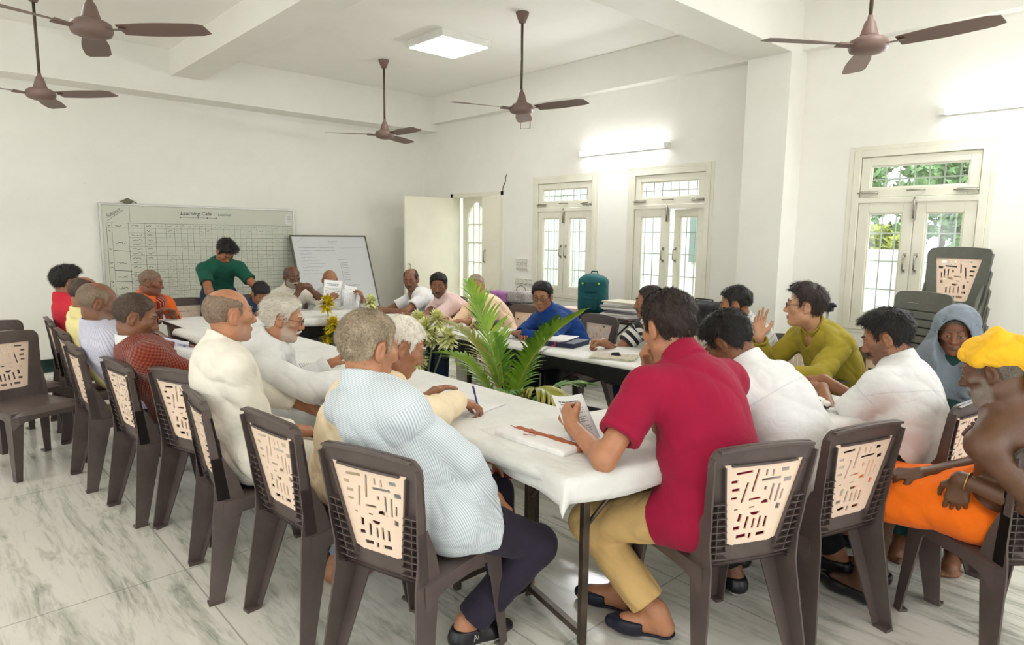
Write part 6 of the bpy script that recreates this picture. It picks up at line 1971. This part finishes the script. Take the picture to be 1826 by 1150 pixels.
# ------------------------------------------------------------------ things on the tables
M_PAPER = mat_plain('white_paper', srgb(232, 231, 230), .8, .2, var=.02)
M_PRINT = mat_plain('print_ink', srgb(92, 92, 98), .8)
def sheet(label, c, xd, yd, w, h, lines=True, bend=0.0, seed=1, group=None, cat='paper'):
    """sheet of paper: xd across, yd towards its top"""
    xd = nrm(xd); yd = np.asarray(yd, float); yd = nrm(yd - xd * (yd @ xd)); n = np.cross(xd, yd)
    o = empty('paper_sheet', tuple(c), label, cat, 0, group); c = A3(0, 0, 0); rg = np.random.default_rng(seed)
    P = lambda u, v, k=0: c + xd * u * w + yd * v * h + n * (bend * (u * u * 4 - .3) * w + k)
    m = MB(); N = 8; vs = []
    for k in (-.0004, .0004):
        for j in (0, 1):
            for i in range(N + 1): vs.append(P(-.5 + i / N, -.5 + j, k))
    M = N + 1; fs = []
    for i in range(N):
        fs += [(i, i + M, i + M + 1, i + 1), (2 * M + i, 2 * M + i + 1, 3 * M + i + 1, 3 * M + i), (i, i + 1, 2 * M + i + 1, 2 * M + i), (M + i, 3 * M + i, 3 * M + i + 1, M + i + 1)]
    fs += [(0, 2 * M, 3 * M, M), (N, N + M, N + 3 * M, N + 2 * M)]
    m.add(vs, fs, 0, True); m.build('page', M_PAPER, o)
    if lines:
        m = MB()
        def ink(u0, u1, v, t):
            x = u0
            while x < u1:
                e = min(u1, x + rg.uniform(.05, .14)); k = 5
                for s in range(k):
                    a, b = x + (e - x) * s / k, x + (e - x) * (s + 1) / k
                    m.add([P(a, v - t, .0009), P(b, v - t, .0009), P(b, v + t, .0009), P(a, v + t, .0009)], [(0, 1, 2, 3)])
                x = e + .018
        ink(-.3, .34, .36, .012); ink(-.26, .30, .30, .011)
        for r in range(12):
            ink(-.4, .4 if r % 4 != 3 else .1, .20 - r * .05, .006)
        m.build('printed_lines', M_PRINT, o)
    return o
sheet('printed sheet held in the fist of the crimson polo man', A3(-1.69, 1.90, .832), A3(.12, .98, -.1), A3(-.62, -.1, .70), .16, .20, True, .12, 1)
sheet('white sheet held up before the bald man in white', A3(-6.35, 3.26, .92), A3(.12, 1, -.12), A3(-.12, .05, 1), .20, .28, True, .1, 2, 'sheets the bald man holds')
sheet('second curling sheet in the other hand of the bald man in white', A3(-6.31, 3.41, .875), A3(-.35, .9, -.25), A3(-.2, .3, .9), .20, .26, True, .3, 3, 'sheets the bald man holds')
sheet('sheet under the pen of the man in the cream kurta', A3(-2.33, 1.90, .7445), A3(.96, .26, 0), A3(-.26, .96, 0), .20, .28, False, 0, 4)
sheet('loose white sheet lying in front of the man in olive', A3(-1.53, 3.74, .7446), A3(.9, .4, 0), A3(-.4, .9, 0), .20, .28, False, 0, 5)
sheet('loose sheet on the table before the man in the rust vest', A3(-3.72, 1.78, .7446), A3(.95, -.3, 0), A3(.3, .95, 0), .2, .28, True, 0, 6)

m = MB(); d = nrm(A3(-.25, -.1, .95)); p = A3(-2.19, 1.82, .778)
m.tube([p - d * .03, p - d * .018, p + d * .07], [.0015, .0042, .0042], 8); m.tube([p + d * .07, p + d * .105], [.005, .0048], 8)
tag(m.build('pen', mat_plain('blue_pen', srgb(38, 44, 120), .3, .5)), 'blue ballpoint pen in the hand of the man in the cream kurta', 'pen')
m = MB(); m.tube([(-4.02, 1.60, .752), (-3.88, 1.68, .752)], .004, 6); tag(m.build('pen', mat_plain('white_pen', srgb(206, 206, 204), .4)), 'pale pen lying before the man in the rust vest', 'pen')

# folded towel with a rust border
M_TOWEL = mat_cloth('white_towel', srgb(232, 230, 228), bump=.5)
M_RUST = mat_cloth('rust_border', srgb(168, 96, 62), bump=.6, weave=300)
o = empty('folded_towel', (-1.745, 1.752, .743), 'folded white towel with a rust border on the table corner by the crimson polo', 'towel', math.radians(2))
ft = Field(); ft.fn(lambda p: np.sqrt((np.maximum(np.abs(p - A3(0, -.01, .012)) - A3(.175, .042, .004), 0) ** 2).sum(1)) - .008 - .004 * folds(p, 18, 2), (0, 0, 0), .3)
V_, Q_ = mesh_field(ft, (-.22, -.1, -.02), (.22, .1, .06), .005, 1.4, .01); V_[:, 2] = np.maximum(V_[:, 2], 0); np_mesh('cloth_fold', V_, Q_, M_TOWEL, o)
ft = Field(); ft.fn(lambda p: np.sqrt((np.maximum(np.abs(p - A3(.02, .052 - .018 * np.sin(1), .016)) - A3(.165, .010, .004), 0) ** 2).sum(1)) - .008 - .005 * folds(p, 40, 4), (0, 0, 0), .3)
V_, Q_ = mesh_field(ft, (-.22, -.1, -.02), (.22, .1, .06), .005, 1.4, .01); V_[:, 2] = np.maximum(V_[:, 2], 0); np_mesh('border', V_, Q_, M_RUST, o)
m = MB(); m.tube([(-.17, .02, .032), (-.10, .0, .034), (-.04, .02, .033), (.0, -.01, .034), (-.05, -.03, .032)], .0018, 5); m.build('string', mat_plain('pink_string', srgb(190, 120, 110), .8), o)

# binders, pouch, newspaper, tablet, crumpled bag
M_NAVYB = mat_plain('navy_cover', srgb(28, 34, 62), .5, .4)
def box_thing(name, c, rz, size, mats, label, cat, parts=None, bevel=.003, group=None):
    o = empty(name, c, label, cat, math.radians(rz), group)
    m = MB(); m.box((-size[0] / 2, -size[1] / 2, 0), (size[0] / 2, size[1] / 2, size[2])); m.build('cover' if parts is None else parts, mats, o, bevel=bevel); return o
o = box_thing('binder', (-3.30, 3.55, .744), 14, (.34, .26, .035), M_NAVYB, 'navy blue binder lying on the cloth before the man in the blue shirt', 'binder')
m = MB(); m.box((-.168, -.12, .006), (.165, .128, .029)); m.build('pages', M_PAPER, o)
m = MB(); m.tube([(.02, -.132, .0), (.02, -.134, .036), (.025, -.05, .038), (.03, .06, .038)], .003, 5); m.tube([(.02, -.135, .01), (.0, -.16, .004)], .003, 5); m.build('ribbon', mat_plain('pink_ribbon', srgb(190, 60, 100), .6), o)
for k in range(3):
    sheet(['lowest', 'middle', 'topmost'][k] + ' white sheet of the papers stacked on the navy binder', A3(-3.36 + .01 * k, 3.56 + .006 * k, .7815 + .0022 * k), A3(.96, .26 + .05 * k, 0), A3(-.26, .96, 0), .21, .29, False, 0, 20 + k, 'papers on the binder')
o = empty('pouch', (-4.25, 3.60, .745), 'open brown leather pouch with a black flap on the table behind the palm', 'pouch', math.radians(20))
M_LEATH = mat_plain('brown_leather', srgb(112, 78, 56), .55, .4); M_BLK = mat_plain('black_cloth', srgb(26, 26, 28), .7)
m = MB(); m.hexa([(-.11, -.07, 0), (.11, -.07, 0), (.11, .07, 0), (-.11, .07, 0)], [(-.09, -.03, .05), (.09, -.03, .05), (.09, .05, .06), (-.09, .05, .06)]); m.build('body', M_LEATH, o, bevel=.008)
m = MB(); m.hexa([(-.10, -.02, .052), (.10, -.02, .052), (.13, .12, .045), (-.09, .12, .05)], [(-.10, -.02, .06), (.10, -.02, .06), (.12, .12, .07), (-.08, .12, .075)]); m.build('flap', M_BLK, o, bevel=.004)
o = empty('newspaper', (-2.70, 3.42, .745), 'folded newspaper by the fist of the striped tee man', 'newspaper', math.radians(28))
m = MB(); m.box((-.15, -.10, 0), (.15, .10, .008)); m.box((-.146, -.096, .008), (.152, .094, .013)); m.build('folded_pages', mat_plain('newsprint', srgb(196, 188, 170), .9, .2, var=.2, scale=60), o, bevel=.002)
m = MB(); m.hexa([(-.03, -.012, .013), (.035, -.012, .013), (.035, .012, .013), (-.03, .012, .013)], [(-.025, -.008, .03), (.02, -.008, .036), (.02, .008, .036), (-.025, .008, .03)])
o2 = m.build('clip', M_BLK); o2.location = (-2.70, 3.44, .745); o2.rotation_euler = (0, 0, .3); tag(o2, 'small black clip lying on the folded newspaper', 'clip')
o = box_thing('phone', (-1.41, 3.80, .7456), 75, (.15, .075, .009), mat_plain('phone_black', srgb(40, 38, 38), .15, .5), 'black phone lying on a white sheet before the man in olive', 'phone', 'case', .004)
m = MB(); m.box((-.07, -.034, .0088), (.07, .034, .0096)); m.build('screen', mat_plain('dark_screen', srgb(30, 32, 34), .06, .5), o)
o = empty('crumpled_bag', (-1.27, 3.12, .745), 'crumpled white carry bag with red and dark print beside the white shirted forearm', 'bag')
ft = Field(); ft.ell((0, 0, .028), (.085, .065, .035), .02)
g_ = lambda p: ft(p) + .018 * (folds(p, 38, 5) - .5)
V_, Q_ = mesh_field(g_, (-.13, -.11, -.01), (.13, .11, .09), .005, 1.5, .02); V_[:, 2] = np.maximum(V_[:, 2], 0)
t_ = NT('bag_print'); v_ = t_.coord(); t_.color(t_.mix(t_.ramp(t_.noise(v_, 16, 2), [(.60, (0, 0, 0, 1)), (.63, (1, 1, 1, 1))]), t_.mix(t_.ramp(t_.noise(v_, 11, 2, .5, .8), [(.66, (0, 0, 0, 1)), (.68, (1, 1, 1, 1))]), srgb(226, 222, 216), srgb(150, 40, 56)), srgb(58, 50, 46))); t_.set(Roughness=.5)
np_mesh('plastic', V_, Q_, t_.m, o)

# backpack and other things on the side tables
M_TEAL = mat_cloth('teal_nylon', srgb(20, 84, 88), rough=.6, bump=.25); M_TEALD = mat_cloth('dark_teal_nylon', srgb(17, 72, 77), rough=.6, bump=.25); M_LIME = mat_plain('lime_tab', srgb(170, 200, 60), .5)
o = empty('backpack', (-4.42, 5.22, .741), 'teal backpack standing on the side table against the window wall', 'backpack', math.radians(25))
ft = Field(); ft.fn(lambda p: np.sqrt((np.maximum(np.abs(p - A3(0, .01, .20)) - A3(.095, .045, .13), 0) ** 2).sum(1)) - .058, (0, 0, .2), .3); ft.ell((0, .0, .33), (.13, .09, .10), .06)
V_, Q_ = mesh_field(lambda p: ft(p) + .006 * folds(p, 16, 3), (-.2, -.15, -.02), (.2, .15, .46), .007, 1.4, .01); V_[:, 2] = np.maximum(V_[:, 2], 0); np_mesh('pack_body', V_, Q_, M_TEAL, o)
for (z, hz, w, d_, nm) in ((.12, .07, .085, .10, 'front_pocket'), (.29, .06, .08, .093, 'upper_pocket')):
    fp = Field(); fp.fn(lambda p: np.sqrt((np.maximum(np.abs(p - A3(0, -.075, z)) - A3(w - .03, .008, hz - .02), 0) ** 2).sum(1)) - .028, (0, -.07, z), .2)
    V_, Q_ = mesh_field(lambda p: fp(p) + .004 * folds(p, 20, 4), (-.15, -.14, 0), (.15, .02, .42), .007, 1.4, .01); np_mesh(nm, V_, Q_, M_TEALD, o)
for s in (-1, 1):
    m = MB(); m.box((s * .085 - .010, -.108, .318), (s * .085 + .010, -.09, .334)); m.build('tab', M_LIME, o, bevel=.003)
    m = MB(); m.tube([(s * .07, .08, .36), (s * .10, .13, .28), (s * .10, .12, .14), (s * .09, .08, .05)], .014, 8, flat=.5); m.build('strap', M_TEALD, o)
m = MB(); m.tube([(-.035, .04, .415), (-.03, .04, .445), (.03, .04, .445), (.035, .04, .415)], .008, 8); m.build('grab_handle', M_TEALD, o)
m = MB(); m.tube([(.115, -.05, .34), (.128, -.03, .25), (.125, -.03, .16)], .004, 5); m.build('zip', mat_plain('zip_grey', srgb(180, 186, 186), .4), o)
rg_ = random.Random(3)
for k in range(9):
    z = .741 + .019 * k
    c = [srgb(214, 210, 202), srgb(190, 186, 190), srgb(222, 218, 210), srgb(120, 112, 116), srgb(204, 204, 214), srgb(226, 222, 216), srgb(150, 144, 140), srgb(218, 216, 214), srgb(196, 190, 172)][k]
    if k == 0: c = srgb(206, 168, 156)
    o = box_thing('paper_bundle', (-3.99 + rg_.uniform(-.03, .03), 5.20 + rg_.uniform(-.03, .03), z), rg_.uniform(-14, 14), (.36 + rg_.uniform(-.03, .04), .26, .018), mat_plain('bundle_%d' % k, c, .85), ['bottom pinkish', 'second', 'third', 'fourth dark', 'fifth bluish', 'sixth', 'seventh grey', 'eighth white', 'topmost'][k] + ' paper bundle of the pile beside the backpack', 'papers', 'sheaf', .003, 'papers piled beside the backpack')
M_PINKBAG = mat_plain('pink_plastic', srgb(176, 116, 178), .4, .4, var=.15); M_GREYBAG = mat_plain('grey_printed_plastic', srgb(176, 168, 164), .5, .4, var=.3, scale=40)
o = empty('shopping_bag', (-5.72, 5.22, .741), 'pink and grey printed carry bag lying on the side table under the switchboards', 'bag', math.radians(8))
for x0, x1, mt, nm in ((-.30, .02, M_PINKBAG, 'pink_half'), (.02, .32, M_GREYBAG, 'grey_half')):
    ft = Field(); ft.fn(lambda p: np.sqrt((np.maximum(np.abs(p - A3((x0 + x1) / 2, 0, .075 + .02 * (x0 > 0))) - A3((x1 - x0) / 2 - .03, .06, .04), 0) ** 2).sum(1)) - .035, (x0 / 2 + x1 / 2, 0, .07), .3)
    V_, Q_ = mesh_field(lambda p: ft(p) + .014 * (folds(p, 15, 6) - .3), (x0 - .05, -.15, -.02), (x1 + .05, .15, .2), .009, 1.4, .02); V_[:, 2] = np.maximum(V_[:, 2], 0); np_mesh(nm, V_, Q_, mt, o)
m = MB(); m.tube([(.10, 0, .13), (.12, .0, .20), (.18, .0, .23), (.24, .0, .20), (.27, .0, .13)], .004, 6); m.build('handle', M_FANR, o)
o = empty('black_bag', (-3.06, 5.12, .741), 'black soft bag on the side table behind the man with the crew cut', 'bag', math.radians(-6))
ft = Field(); ft.fn(lambda p: np.sqrt((np.maximum(np.abs(p - A3(0, 0, .13)) - A3(.16, .07, .07), 0) ** 2).sum(1)) - .055, (0, 0, .13), .35)
V_, Q_ = mesh_field(lambda p: ft(p) + .010 * (folds(p, 14, 8) - .3), (-.26, -.17, -.02), (.26, .17, .3), .009, 1.4, .02); V_[:, 2] = np.maximum(V_[:, 2], 0); np_mesh('cloth_body', V_, Q_, M_BLK, o)
m = MB(); m.tube([(-.1, 0, .24), (-.09, .0, .27), (.09, .0, .27), (.1, 0, .24)], .007, 6); m.build('handle', M_BLK, o)
o = empty('pink_file', (-4.72, 5.28, .741), 'pale pink file on the side table next to the backpack', 'file', math.radians(4))
m = MB(); m.box((-.15, -.11, 0), (.15, .11, .04)); m.build('cover', mat_plain('pale_pink_card', srgb(226, 204, 192), .8), o, bevel=.003)
o = empty('mic_stand', (-2.08, 5.32, 0), 'grey pole with a black clamp standing behind the man in olive', 'stand')
m = MB(); m.tube([(0, 0, .02), (0, 0, 1.14)], .012, 8); m.build('pole', mat_plain('grey_pole', srgb(150, 150, 146), .4, .5, .5), o)
m = MB(); m.box((-.02, -.03, .98), (.035, .03, 1.05)); m.tube([(.02, 0, 1.02), (.06, 0, 1.03)], .014, 8); m.build('clamp', M_BLK, o, bevel=.004)
m = MB(); m.lathe([(.14, 0), (.14, .012), (.02, .025)], n=20); m.build('base', M_BLK, o)
